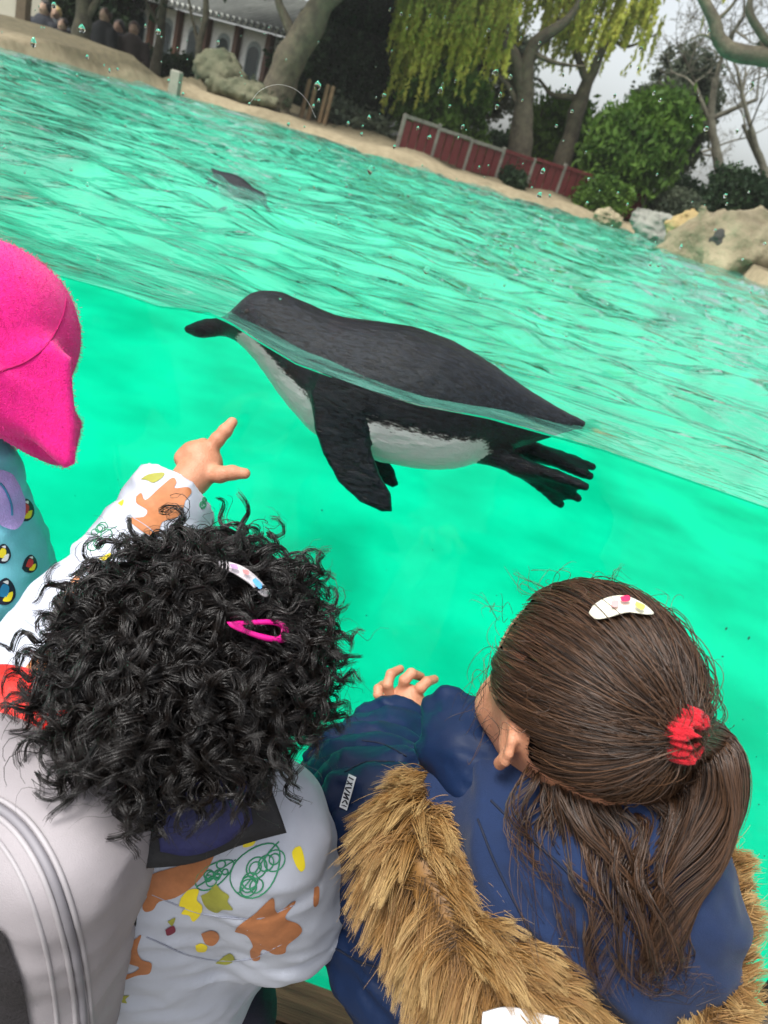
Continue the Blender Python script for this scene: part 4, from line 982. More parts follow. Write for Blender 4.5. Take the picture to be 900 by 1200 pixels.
def nail(parent, root, tip, prev, up, w=.0045, l=.006):
    d = nrm(tip - prev); n = nrm(up - d * (up @ d)); s = np.cross(d, n); c = tip - d * .001 + n * .0048
    V = []; 
    for i in range(5):
        for j in range(5):
            a, b_ = (i - 2) / 2, (j - 2) / 2; V.append(c + s * w * a * math.sqrt(1 - .4 * b_ * b_) + d * l * b_ * math.sqrt(1 - .4 * a * a) - n * .0026 * a * a - n * .001 * b_ * b_ * (b_ > 0))
    Q = [[i * 5 + j, i * 5 + j + 1, i * 5 + j + 6, i * 5 + j + 5] for i in range(4) for j in range(4)]
    obj('fingernail', under(root, np.array(V)), np.array(Q), NAIL, parent)
nail(ca, ca, P(272, 495, .99), P(264, 505, .985), -FWD); nail(ca, ca, P(287, 555, .965), P(272, 554, .965), -FWD)
# coat
HEMA = PELA + np.array([0, 0, 0.075])
slL = d_chain([SLA, ELA, WLA + (ELA - WLA) * .02], [.062, .056, .047], .02); slR = d_chain([SRA + np.array([0, .01, -.005]), ERA, WRA], [.062, .058, .046], .02)
trk = d_chain([NA + np.array([0, .01, -.045]), chA, HEMA], [.070, .118, .125], .04)
def quilt(p, a, b_, n, amp):
    ab = b_ - a; h = ((p - a) @ ab) / (ab @ ab); return amp * np.abs(np.sin(np.pi * h * n)) ** 0.6
def coatA(p):
    d = smin(smin(trk(p), slL(p) - quilt(p, ELA, WLA, 2.6, .006), .025), slR(p) - quilt(p, SRA, WRA, 3.2, .007), .02)
    d = d - wrinkle(p, .0028, 17, 11, (0.3, 0.2, 1)) - .0012 * vnoise(p * 55, 8)
    e = nrm(WLA - ELA); cut = np.maximum((p - WLA) @ e - .004, HEMA[2] - .06 - p[..., 2])
    return np.maximum(d, cut)
COATA = mat('white_coat', (0.47, 0.50, 0.58), 0.65, 0.05, 30, 0.25, 900, sheen=0.1, bdist=0.0006)
V, Q = nets(coatA, np.array([-.60, -.86, HEMA[2] - .08]), np.array([.16, .0, .02]), 0.0048)
coA = obj('coat', under(ca, V), Q, COATA, ca)
trousers_and_shoes(ca, legsA, PELA, axA, DARKT, SHOE)
z6 = lambda L_: [(x * .4667, 860 + y * .4667) for x, y in L_]
BEAR = mat('print_brown', (0.42, 0.16, 0.06), 0.65, 0.12, 120); OLIVE = mat('print_olive', (0.30, 0.30, 0.04), 0.65, 0.1, 120); YEL = mat('print_yellow', (0.85, 0.68, 0.02), 0.65, 0.05)
GRN = mat('print_green', (0.03, 0.26, 0.12), 0.65, 0.1); MAR = mat('print_maroon', (0.20, 0.01, 0.04), 0.65); PNK = mat('print_pink', (0.70, 0.30, 0.30), 0.65)
for nm, pl_, mm in [
    ('bear_print', z6([(590, 495), (600, 480), (640, 450), (655, 435), (680, 412), (688, 415), (690, 440), (700, 445), (735, 420), (740, 425), (715, 460), (745, 475), (757, 490), (750, 505), (720, 530), (715, 548), (690, 552), (665, 540), (655, 545), (652, 565), (635, 567), (628, 545), (635, 530), (620, 505)]), BEAR),
    ('bear_print', z6([(365, 360), (400, 345), (470, 325), (535, 300), (530, 325), (510, 355), (480, 385), (440, 410), (400, 420), (385, 440), (365, 445), (358, 430), (370, 405), (350, 405), (352, 390), (375, 375)]), BEAR),
    ('leaf_print', z6([(505, 405), (525, 395), (540, 375), (555, 390), (575, 405), (572, 420), (585, 440), (560, 440), (545, 448), (525, 440), (512, 425)]), OLIVE),
    ('flower_print', z6([(455, 410), (475, 390), (500, 390), (495, 415), (508, 430), (505, 450), (485, 470), (475, 455), (455, 450), (465, 435), (450, 430)]), YEL),
    ('flower_print', z6([(740, 285), (755, 285), (765, 330), (755, 345), (742, 330), (732, 300)]), YEL),
    ('fox_print', z6([(315, 560), (330, 525), (345, 510), (355, 505), (345, 540), (355, 565), (380, 575), (375, 600), (345, 605), (300, 620), (295, 605), (330, 600), (350, 585), (325, 575)]), BEAR),
    ('acorn_print', z6([(505, 500), (530, 492), (548, 500), (550, 515), (535, 530), (515, 525)]), BEAR), ('acorn_print', z6([(490, 530), (505, 525), (520, 532), (515, 545), (495, 545)]), YEL),
    ('berry_print', z6([(415, 490), (435, 480), (440, 495), (420, 505)]), MAR), ('flower_print', z6([(610, 275), (640, 265), (635, 280), (612, 285)]), YEL),
    ('leaf_print', z6([(290, 660), (305, 645), (310, 655), (325, 655), (315, 665), (318, 675), (300, 672), (292, 675)]), OLIVE), ('leaf_print', z6([(540, 575), (575, 550), (590, 565), (570, 578)]), OLIVE),
    ('leaf_print', z6([(420, 470), (440, 460), (432, 480)]), OLIVE), ('fox_print', z6([(788, 385), (800, 385), (798, 425), (786, 430)]), BEAR),
    ('bear_print', [(160, 582), (166, 578), (171, 586), (187, 572), (202, 560), (207, 565), (205, 572), (220, 571), (224, 577), (217, 587), (213, 600), (205, 607), (190, 612), (185, 625), (175, 627), (160, 618), (150, 608), (168, 606), (172, 598), (160, 590)], BEAR),
    ('leaf_print', [(165, 562), (175, 556), (192, 554), (190, 560), (180, 566), (172, 563)], OLIVE), ('flower_print', [(138, 590), (145, 586), (143, 593)], YEL),
    ('bear_print', [(66, 712), (76, 692), (94, 668), (91, 688), (84, 700), (74, 716)], BEAR), ('flower_print', [(100, 668), (112, 658), (108, 672)], PNK), ('flower_print', [(115, 655), (130, 648), (126, 658)], YEL),
    ('bear_print', [(20, 795), (34, 778), (45, 764), (60, 757), (55, 782), (38, 796)], BEAR)]:
    decal(nm, coatA, pl_, mm, coA)
for c, rx, ry, a in [(z6([(645, 340)])[0], 36, 24, -0.9), (z6([(540, 352)])[0], 26, 12, -0.6), ((117, 628), 20, 15, -0.5), ((238, 588), 12, 7, -1.3)]:
    stroke('leaf_outline_print', coatA, scribble(c, rx, ry, a), .0006, GRN, coA)
SEAMA = mat('coat_seam', (0.34, 0.36, 0.44), 0.7)
for l in ([(178, 1048), (235, 1070), (300, 1076), (345, 1060)], [(172, 1098), (230, 1122), (290, 1124), (330, 1106)], [(100, 655), (118, 668), (128, 690)], [(155, 606), (178, 622), (196, 645)], [(62, 705), (80, 722), (88, 742)]):
    stroke('seam', coatA, np.array([spline(l, 26)]), .0007, SEAMA, coA)
# pockets of dark lining: the turned-up collar
def strip(name, top, bot, m, root, parent, th=.004, n=40, bulge=.006):
    """band between two pixel+depth polylines, real thickness"""
    T_ = np.array([P(*q) for q in spline(top, n)]); B_ = np.array([P(*q) for q in spline(bot, n)])
    rows = np.linspace(0, 1, 9); F_ = np.stack([T_ * (1 - k) + B_ * k for k in rows], 1)
    nn = nrm(np.cross(np.gradient(F_, axis=0), np.gradient(F_, axis=1))); nn *= np.sign(-(nn @ FWD).mean())
    F_ = F_ + nn * (bulge * np.sin(np.pi * rows))[None, :, None] + nn * .0015 * vnoise(F_ * 60, 4)[..., None]
    G = F_ - nn * th; k = 9; V = np.concatenate([F_.reshape(-1, 3), G.reshape(-1, 3)]); o_ = n * k
    Q = []
    for i in range(n - 1):
        for j in range(k - 1):
            a = i * k + j; Q += [[a, a + 1, a + k + 1, a + k], [o_ + a, o_ + a + k, o_ + a + k + 1, o_ + a + 1]]
    for i in range(n - 1): Q += [[i * k, (i + 1) * k, o_ + (i + 1) * k, o_ + i * k], [i * k + k - 1, o_ + i * k + k - 1, o_ + (i + 1) * k + k - 1, (i + 1) * k + k - 1]]
    e = (n - 1) * k
    for j in range(k - 1): Q += [[j, o_ + j, o_ + j + 1, j + 1], [e + j, e + j + 1, o_ + e + j + 1, o_ + e + j]]
    return obj(name, under(root, V), np.array(Q), m, parent)
BLK = mat('black_collar', (0.008, 0.008, 0.010), 0.75, 0.3, 60, 0.3, 300); NAVY = mat('navy_lining', (0.012, 0.014, 0.075), 0.7, 0.3, 60, 0.3, 300)
strip('collar', [(118, 962, .560), (160, 935, .565), (215, 915, .57), (262, 895, .575), (300, 885, .585)], [(119, 1020, .545), (165, 1018, .550), (225, 1012, .555), (285, 990, .562), (336, 976, .575)], BLK, ca, ca, .005)
strip('collar_lining', [(180, 925, .562), (215, 912, .566), (250, 895, .571), (285, 872, .579)], [(188, 998, .548), (222, 1003, .552), (262, 990, .556), (296, 965, .562)], NAVY, ca, ca, .004)
# curly hair
def curly(c, R, s, nguide, per, seed, K=24, loose=1.0):
    """locks that leave the whorl, follow the scalp and end in open curls"""
    G = np.random.default_rng(seed); rr = np.array([.077, .092, .092]) * s
    W_ = nrm(np.array([-.30, -.10, 1.0])); gl = R.T @ np.array([0, 0, -1.0])
    d = nrm(G.normal(size=(nguide * 4, 3)))
    ok = ~((d[:, 1] > .45) & (d[:, 2] < .55)) & (d[:, 2] > -.34); d = d[ok][:nguide]; d[:nguide // 4] = nrm(W_ + G.normal(size=(nguide // 4, 3)) * .42); N = len(d)
    n = nrm(d / rr); pos = d * rr * 1.0
    t = d - W_ * (d @ W_)[:, None]; t = nrm(nrm(t) + G.normal(size=t.shape) * (2.5 * np.exp(-((d - W_) ** 2).sum(1) / .25))[:, None]); sd = np.cross(n, t)
    t = nrm(t + sd * (vnoise(d * 2.6, seed)[:, None] * 1.3) + G.normal(size=t.shape) * .28)
    k4 = nguide // 4; t[:k4] = nrm(np.array([.75, -.55, 0]) - n[:k4] * (n[:k4] @ np.array([.75, -.55, 0]))[:, None] + G.normal(size=(k4, 3)) * .3)   # swept over the whorl
    L_ = G.uniform(.045, .085, N) * s; st = (L_ / (K - 1))[:, None]
    path = [pos]; dr = nrm(n * .7 + t * .8); bend = G.normal(size=(N, 3)) * .22
    for k in range(1, K):
        q = k / (K - 1); nn = nrm(pos / rr / rr)
        tgt = nrm(t * .9 + gl * (.12 + .25 * q) + nn * (.20 - .85 * q) + bend * q)
        dr = nrm(dr * .75 + tgt * .25); pos = pos + dr * st
        e = np.linalg.norm(pos / rr, axis=1); lim = 1.03 + .07 * q * loose; m_ = e < lim; pos[m_] = pos[m_] / e[m_][:, None] * lim
        path.append(pos)
    g = np.stack(path, 1)                                       # N,K,3
    T_ = nrm(np.gradient(g, axis=1)); A = nrm(np.cross(T_, nrm(g))); B = np.cross(T_, A)
    s_ = np.linspace(0, 1, K)[None]
    turns = G.uniform(.8, 1.9, (N, 1)) * loose; ph = G.uniform(0, 6.28, (N, 1)); ra = G.uniform(.004, .0105, (N, 1)) * s * np.minimum(1, .08 + s_ ** 1.4 * 1.3)
    an = ph + turns * 2 * np.pi * s_ * (1 + .5 * s_) * np.sign(G.normal(size=(N, 1)))
    g = g + A * (ra * np.cos(an))[..., None] + B * (ra * .75 * np.sin(an))[..., None]
    w_ = s_.reshape(1, 1, K, 1); off = G.normal(size=(N, per, 1, 3)) * .0022 * s; fan = G.normal(size=(N, per, 1, 3)) * .0016 * s * w_ ** 2
    stray = (G.random((N, per, 1, 1)) < .08) * G.normal(size=(N, per, 1, 3)) * .006 * w_ ** 1.5
    out = g[:, None] + off * (1.35 - 1.0 * w_) + fan * .7 + stray
    return np.asarray(c) + (out.reshape(-1, K, 3) @ R.T)
HB_ = hair_mat('black_hair', (0.0025, 0.002, 0.002), (0.011, 0.0075, 0.006), 0.34)
HCA = HA + RA @ np.array([0, -.005, .009]); hp = curly(HCA, RA, .83, 900, 17, 5); fly = curly(HCA, RA, .88, 300, 1, 9, loose=1.4)
allp = np.concatenate([hp, fly]); Rr = taper(len(allp), allp.shape[1], .00038); Rr[len(hp):] *= .55
cap0 = d_ell(HCA, np.array([.0635, .0755, .0755]), RA)
fwdA = RA[:, 1]; upA = RA[:, 2]
cap = lambda p: np.maximum(cap0(p) - .001 * vnoise(p * 70, 3), np.maximum(((p - HA) @ fwdA) - .045 - .6 * ((p - HA) @ upA), -.062 - ((p - HA) @ upA)))
hairA = hair_obj('hair', allp, Rr, HB_, ca, nets(cap, HA - .13, HA + .13, .004))

# backpack on the first child's back
bdir = nrm(np.cross(axA, [0, 0, 1.0])); bdir = bdir if bdir[1] < 0 else -bdir
Rb = np.stack([axA, -bdir, np.cross(axA, -bdir)], 1); Rb[:, 2] = nrm(Rb[:, 2])
BC = P(8, 1092, .60)
bp0 = d_box(BC, (.092, .062, .165), Rb, .050)
bagf = lambda p: bp0(p) - .004 * vnoise(p * 13, 4) - wrinkle(p, .0022, 12, 6)
bk = thing('backpack', 'pale grey zipped backpack on the back of the white-coated child', 'backpack', tuple(BC))
V, Q = nets(bagf, BC - .25, BC + .25, .005); BAGM = mat('grey_bag', (0.31, 0.285, 0.30), 0.8, 0.08, 14, 0.5, 1100, bdist=0.0006)
bg_ = obj('bag', under(bk, V), Q, BAGM, bk)
zl = [(-40, 930), (0, 948), (30, 974), (56, 1016), (76, 1070), (90, 1130), (98, 1200), (100, 1260)]
def zipper(px, r, m, name, off=0.0):
    p3 = march(bagf, spline(px, 60)); p3 = p3 + grad(bagf, p3, .002) * off
    V, Q = tubes(p3[None], r, 8); return obj(name, under(bk, V), Q, m, bk)
zipper(zl, .0030, mat('zip_tape', (0.20, 0.19, 0.21), 0.6), 'zip'); zipper([(x - 9, y + 5) for x, y in zl], .0019, mat('bag_piping', (0.33, 0.31, 0.325), 0.7), 'piping'); zipper([(x + 9, y - 6) for x, y in zl], .0019, mat('bag_piping', (0.5, 0.5, 0.5)), 'piping')
zipper([(x - 30, y + 14) for x, y in zl], .0016, mat('bag_piping', (0.5, 0.5, 0.5)), 'piping')
decal('mesh_pocket', bagf, [(-40, 1085), (0, 1083), (14, 1108), (28, 1150), (36, 1200), (38, 1240), (-40, 1240)], mat('black_mesh', (0.010, 0.008, 0.010), 0.8, 0.3, 100, 0.6, 500), bk, .003, 8)
# red top panel and a dark strap along its edge
RF = P(14, 850, .645); rf0 = d_ell(RF, (.058, .038, .046), Rb); rff = lambda p: rf0(p) - wrinkle(p, .003, 20, 3)
V, Q = nets(rff, RF - .1, RF + .1, .004); obj('red_flap', under(bk, V), Q, mat('red_cloth', (0.72, 0.02, 0.012), 0.65, 0.1, 30, 0.3, 300), bk)
strip('strap', [(165, 1015, .585), (158, 1060, .60), (138, 1110, .62), (118, 1200, .66)], [(172, 1022, .60), (166, 1066, .61), (148, 1116, .63), (130, 1204, .67)], BLK, bk, bk, .004, 24, .001)

# ================================================================== child in the navy coat
HBc = P(682, 822, .60); gB = nrm(np.array([-.55, .82, -.15])); upB = nrm(np.array([.02, -.05, 1.0]))
RBh = np.stack([nrm(np.cross(gB, upB)), gB, nrm(np.cross(np.cross(gB, upB), gB))], 1)   # right, forward, up
hB, eyesB = head_sdf(HBc, RBh, .93)
NB = P(650, 935, .665); SLB = P(448, 978, .76); SRB = P(738, 1065, .675); PELB = P(590, 1210, .93)
axB = nrm((SRB - SLB) * np.array([1, 1, 0.2])); chB = (SLB + SRB) / 2 + np.array([0, .03, -.09])
ELB = P(428, 930, .86); WLB = P(465, 863, .962); ERB = P(780, 1185, .79); WRB = P(740, 1235, .90)
cb = thing('person', 'child with a brown ponytail in a navy fur-hooded coat reaching toward the glass', 'person', (PELB[0], PELB[1], FLOOR_Z))
def openhand():
    t = .995; w = P(472, 848, .97); c = P(479, 823, t)
    fs = [d_chain([w, P(476, 836, .985), c], [.019, .019, .020], .008), d_ell(P(478, 818, t), (.021, .014, .019)),]
    for pts, r in [([(458, 818), (454, 802), (458, 790), (469, 784)], .95), ([(471, 814), (474, 797), (482, 789), (493, 793)], 1.0), ([(485, 816), (493, 806), (500, 799), (509, 796)], 1.0), ([(450, 826), (443, 814), (443, 807), (448, 802)], .85)]:
        q = [P(*pts[0], t), P(*pts[1], t - .010), P(*pts[2], t - .006), P(*pts[3], t + .010)]
        fs.append(d_chain([c * .4 + q[0] * .6] + q, [.0085 * r, .0074 * r, .0068 * r, .0064 * r, .0054 * r], .002))
    fs.append(d_chain([P(490, 842, t - .008), P(500, 837, t - .006), P(510, 826, t)], [.012, .0092, .0068], .004))
    return d_union(fs, .0022), P(480, 818, t)
hpB, hcB = openhand(); hrB, hrcB = fist(WRB, WRB - ERB)
legsB = legs_to_floor(PELB, axB)
bB = d_union([d_chain([HBc, NB, chB, PELB], [.045, .042, .085, .08], .03), d_chain([SLB, ELB, WLB], [.04, .033, .02], .01), d_chain([SRB, ERB, WRB], [.04, .033, .02], .01)] + [l[0] for l in legsB], .02)
put_body(cb, bB, np.array([-.2, -.85, FLOOR_Z]), np.array([.6, .0, .05]), hB, HBc, eyesB, [(hpB, hcB), (hrB, hrcB)], hres=.0022)
HEMB = PELB + np.array([0, 0, .05])
slBL = d_chain([SLB, ELB, WLB], [.072, .062, .044], .02); slBR = d_chain([SRB, ERB, WRB], [.058, .052, .042], .02)
trB = d_chain([NB + np.array([0, .01, -.05]), chB, HEMB], [.075, .125, .135], .05)
colB = d_chain([P(530, 835, .70), P(548, 880, .67), P(580, 925, .64)], [.022, .034, .04], .02)
def coatB(p):
    d = smin(smin(trB(p) - quilt(p, chB, HEMB, 3.0, .007), slBL(p) - quilt(p, SLB, WLB, 4.5, .008), .02), slBR(p) - quilt(p, SRB, WRB, 4, .008), .02)
    d = smin(d, colB(p), .02)
    d = d - wrinkle(p, .0045, 15, 31, (0.1, 0.5, 1)) - wrinkle(p, .002, 34, 35, (0.1, 0.5, 1)) - .001 * vnoise(p * 60, 8)
    e = nrm(WLB - ELB)
    return np.maximum(d, np.maximum((p - WLB) @ e - .005, HEMB[2] - .07 - p[..., 2]))
COATB = mat('navy_coat', (0.0035, 0.014, 0.050), 0.55, 0.12, 30, 0.3, 1000, spec=0.25, bdist=0.0005)
V, Q = nets(coatB, np.array([-.22, -.88, HEMB[2] - .09]), np.array([.62, .0, .06]), 0.0048)
coB = obj('coat', under(cb, V), Q, COATB, cb)
trousers_and_shoes(cb, legsB, PELB, axB, mat('dark_trousers', (0.015, 0.015, 0.02), 0.8), SHOE)
# hood lying on the back
HC_ = P(662, 1088, .625); bkB = nrm(np.cross(axB, [0, 0, 1.0])); bkB = bkB if bkB[1] < 0 else -bkB
RH = np.stack([axB, bkB, np.array(np.cross(axB, bkB))], 1)
hd0 = d_union([d_ell(HC_, (.108, .066, .145), RH), d_cone(P(560, 930, .66), P(640, 1000, .62), .045, .06), d_cone(P(775, 1015, .64), P(750, 1060, .61), .045, .055)], .05)
hoodf = lambda p: hd0(p) - wrinkle(p, .008, 8, 17, (0.4, 0.2, 1)) - wrinkle(p, .003, 19, 23, (0.6, 0.2, 1)) - .0012 * vnoise(p * 50, 6)
V, Q = nets(hoodf, HC_ - .28, HC_ + .28, .0052)
FLE = mat('blue_fleece', (0.005, 0.018, 0.064), 0.95, 0.12, 60, 0.6, 1200, sheen=0.06, bdist=0.0008); hood = obj('hood', under(cb, V), Q, FLE, cb)
# fur trim
ring = [(502, 928, .67), (488, 968, .635), (510, 1030, .605), (546, 1092, .58), (592, 1146, .56), (636, 1212, .55), (700, 1290, .54), (785, 1275, .555), (824, 1170, .575), (838, 1070, .605), (834, 1000, .64)]
rg = np.array([P(*q) for q in spline(ring, 120)]); rr_ = np.interp(np.linspace(0, 1, 120), [0, .1, .5, .8, 1], [.012, .022, .026, .014, .008])
core = tubes(rg[None], rr_[None], 10)
def fur_mat():
    m = bpy.data.materials.new('tan_fur'); m.use_nodes = True; t = m.node_tree; L = t.links.new; b = t.nodes['Principled BSDF']; b.inputs['Roughness'].default_value = 0.5
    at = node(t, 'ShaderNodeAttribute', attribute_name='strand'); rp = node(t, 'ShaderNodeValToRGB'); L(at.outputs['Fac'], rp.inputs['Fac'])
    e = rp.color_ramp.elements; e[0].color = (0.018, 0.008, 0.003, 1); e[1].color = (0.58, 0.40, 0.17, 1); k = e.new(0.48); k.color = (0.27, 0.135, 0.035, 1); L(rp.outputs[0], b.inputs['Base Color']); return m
def fur(n, per, L0, seed):
    G = np.random.default_rng(seed); K = 8; u = G.uniform(0, 1, n); i = u * 119; i0 = np.minimum(i.astype(int), 118); fr = (i - i0)[:, None]
    c = rg[i0] * (1 - fr) + rg[i0 + 1] * fr; T_ = nrm(rg[i0 + 1] - rg[i0]); rad = np.interp(u, np.linspace(0, 1, 120), rr_)[:, None]
    a = nrm(np.cross(T_, -FWD)); b_ = np.cross(T_, a); an = G.uniform(0, 2 * np.pi, n)[:, None]; nn = a * np.cos(an) + b_ * np.sin(an)
    base = c + nn * rad * .9; side = np.sign((nn * a).sum(1))[:, None]
    fc_ = np.clip(nn @ -FWD, 0, 1)[:, None]; d = nrm(nn * (1.0 - .55 * fc_) + T_ * G.normal(0.45, .35, (n, 1)) + a * side * (.25 + .5 * fc_) + G.normal(size=(n, 3)) * .28)
    L_ = (G.uniform(.6, 1.25, n) * L0 * (0.6 + 18 * rad[:, 0]))[:, None, None]; s_ = np.linspace(0, 1, K)[None, :, None]
    g = base[:, None] + d[:, None] * L_ * s_ + (T_ * .35 + np.array([0, 0, -.45]))[:, None] * L_ * s_ ** 2 * .9
    tip = G.normal(size=(n, per, 1, 3)) * .0028; off = G.normal(size=(n, per, 1, 3)) * .0030
    out = g[:, None] + off * 1.25 * (1 - .72 * s_[None] ** .8) + tip * (1 - s_[None]) * s_[None] * 2 + (G.random((n, per, 1, 1)) < .15) * G.normal(size=(n, per, 1, 3)) * .005 * s_[None] ** 2
    return out.reshape(-1, K, 3), np.repeat(G.beta(1.4, 1.4, n), per) * .75 + G.uniform(0, .25, n * per)
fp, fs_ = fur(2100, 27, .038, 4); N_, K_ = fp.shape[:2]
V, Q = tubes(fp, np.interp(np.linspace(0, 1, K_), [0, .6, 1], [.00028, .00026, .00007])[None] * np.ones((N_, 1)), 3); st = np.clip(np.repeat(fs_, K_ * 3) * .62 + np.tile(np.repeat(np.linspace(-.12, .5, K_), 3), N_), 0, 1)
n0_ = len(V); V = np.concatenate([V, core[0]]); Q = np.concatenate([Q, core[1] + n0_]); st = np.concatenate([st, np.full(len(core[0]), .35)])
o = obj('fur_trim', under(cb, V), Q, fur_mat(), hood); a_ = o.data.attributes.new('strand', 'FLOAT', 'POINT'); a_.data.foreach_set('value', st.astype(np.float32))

# brown hair drawn back into a ponytail
rB = np.array([.0735, .0875, .0855]) * .94
cB = HBc + RBh @ np.array([0, -.006, .012]) * .94
PBc = march(d_ell(cB, rB * 1.10, RBh), np.array([(800, 860)]))[0]; print('PB', J(PBc))
def tohead(p): return ((p - cB) @ RBh) / rB
bhat = nrm(tohead(PBc)[None])[0]
def drawn_back(N, K, seed):
    G = np.random.default_rng(seed); d = nrm(G.normal(size=(N * 4, 3)))
    # keep the scalp: not the face, not below the hairline
    face = (d[:, 1] > .60) & (d[:, 2] < .55); low = d[:, 2] < -.50 + .55 * np.clip(d[:, 1] + .2, 0, 1); ear = (np.abs(d[:, 0]) > .80) & (d[:, 2] < -.20) & (d[:, 1] > -.22)
    d = d[~(face | low | ear)][:N]
    pxy = np.array([J(cB + RBh @ (v * rB))[:2] for v in d]); thin = np.exp(-((pxy[:, 0] - 604) ** 2 / 900 + (pxy[:, 1] - 750) ** 2 / 1600)) * (((cB - CAM) @ FWD) > ((d * rB) @ RBh.T + cB - CAM) @ FWD)
    d = d[G.random(len(d)) > .80 * thin]; N = len(d)   # thin patch above the temple
    om = np.arccos(np.clip(d @ bhat, -1, .9999))[:, None]; s_ = np.linspace(0, 1, K)[None]
    q = (np.sin((1 - s_) * om)[..., None] * d[:, None] + np.sin(s_ * om)[..., None] * bhat) / np.sin(om)[..., None]
    lift = 1.035 + .05 * np.sin(np.pi * s_) ** .8 * G.uniform(.3, 1.3, (N, 1)) + .05 * s_ ** 6
    side = nrm(np.cross(q, bhat)); wob = vnoise(np.stack([d[:, 0:1] * 9 + s_ * 1.2, d[:, 1:2] * 9 + s_ * .5, d[:, 2:3] * 9 + 0 * s_], -1), 4) + .5 * G.normal(size=(N, 1)) * s_
    sag = np.sin(np.pi * s_)[..., None] * np.array([0, 0, -.05])
    q = q * lift[..., None] + side * (wob * .035 * np.sin(np.pi * s_))[..., None] + sag
    q = q + G.normal(size=(N, 1, 3)) * .008
    out = cB + (q * rB) @ RBh.T
    end = PBc + G.normal(size=(N, 3)) * .006
    w_ = s_[..., None] ** 3
    return out * (1 - w_) + (end[:, None] * w_)
def locks(starts, ctrl, N, K, spread0, spread1, seed, wave_a=.004, waves=2.0, curl=0.0):
    """strands following a control spline (world points)"""
    G = np.random.default_rng(seed); g = spline(ctrl, K); s_ = np.linspace(0, 1, K)[None]
    T_ = nrm(np.gradient(g, axis=0)); A = nrm(np.cross(T_, [0.3, -.8, .2])); B = np.cross(T_, A)
    u = G.normal(size=(N, 2)); r = np.minimum(1.6, np.linalg.norm(u, axis=1, keepdims=True)); u = u / np.linalg.norm(u, axis=1, keepdims=True) * r
    cl = np.round(u * 3.0 + .25 * G.normal(size=u.shape)) / 3.0; u = u * .6 + cl * .4
    sp = (np.interp(s_, [0, .15, .6, 1], [spread0, spread1 * .8, spread1, spread1 * .7]))
    ph = (cl[:, :1] * 2.1 + cl[:, 1:] * 1.3) + G.normal(size=(N, 1)) * .25; am = wave_a * s_ ** 1.2 * (1 + .4 * cl[:, :1])
    x = u[:, :1] * sp + am * np.sin(waves * 6.28 * s_ + ph) + curl * s_ ** 3 * np.cos(9 * s_ + ph); y = u[:, 1:] * sp + am * np.cos(waves * 6.28 * s_ + ph) + curl * s_ ** 3 * np.sin(9 * s_ + ph)
    cut = 1 - .55 * G.random((N, 1)) ** 2; idx = np.linspace(0, 1, K)[None] * cut * (K - 1); i0 = np.minimum(idx.astype(int), K - 2)
    full_ = g[None] + A[None] * x[..., None] + B[None] * y[..., None]
    fr = (idx - i0)[..., None]; I = np.arange(N)[:, None]
    return full_[I, i0] * (1 - fr) + full_[I, i0 + 1] * fr
HBR = hair_mat('brown_hair', (0.013, 0.0062, 0.0034), (0.095, 0.046, 0.022), 0.38)
K = 20
sets = [drawn_back(8200, K, 3)]
lo_ = drawn_back(700, K, 77); sd_ = np.random.default_rng(5); ph_ = sd_.uniform(0, 6.28, (len(lo_), 1)); q_ = np.linspace(0, 1, K)[None]
lo_ = lo_ + nrm(lo_ - cB) * (.004 * np.sin(np.pi * q_) * sd_.uniform(0, 1.3, (len(lo_), 1)))[..., None] + (sd_.normal(size=(len(lo_), 1, 3)) * (.006 * np.sin(np.pi * q_ * 1.0 + 0 * ph_) * np.sin(3 * q_ + ph_))[..., None]); sets.append(lo_)
sets.append(locks(None, [PBc, P(826, 868, .548), P(843, 895, .54), P(842, 940, .54), P(818, 990, .54), P(785, 1035, .54), P(765, 1090, .54), P(745, 1140, .545)], 1700, K, .008, .0125, 4, .005, 1.7, .008))
nape = [(655, 920), (685, 930), (712, 935), (745, 925), (775, 905)]
for i, (x, y) in enumerate(nape):
    sets.append(locks(None, [P(x - 4, y - 35, .60), P(x + 4, y, .568), P(x + 22, y + 38, .553), P(700 + i * 14, 1000 + i * 4, .545), P(715 + i * 10, 1050, .542), P(705 + i * 17, 1100 + 8 * i, .545), P(712 + i * 20, 1135 - 6 * i, .55)], 420, K, .012, .012, 20 + i, .010, 1.8 + .3 * i, .016))
for i in range(12):
    x, y = 625 + rng.uniform(0, 145), 900 + rng.uniform(0, 40)
    sets.append(locks(None, [P(x, y - 30, .60), P(x, y, .563), P(x - 5 + rng.normal() * 12, y + 45, .553), P(x + 20 + rng.normal() * 20, y + 100, .548), P(x + 35 + rng.normal() * 25, y + 150 + rng.uniform(0, 50), .55)], 34, K, .004, .0035, 50 + i, .009, 2.0, .012))
cur = np.concatenate(sets); R1 = taper(len(cur), K, .00036)
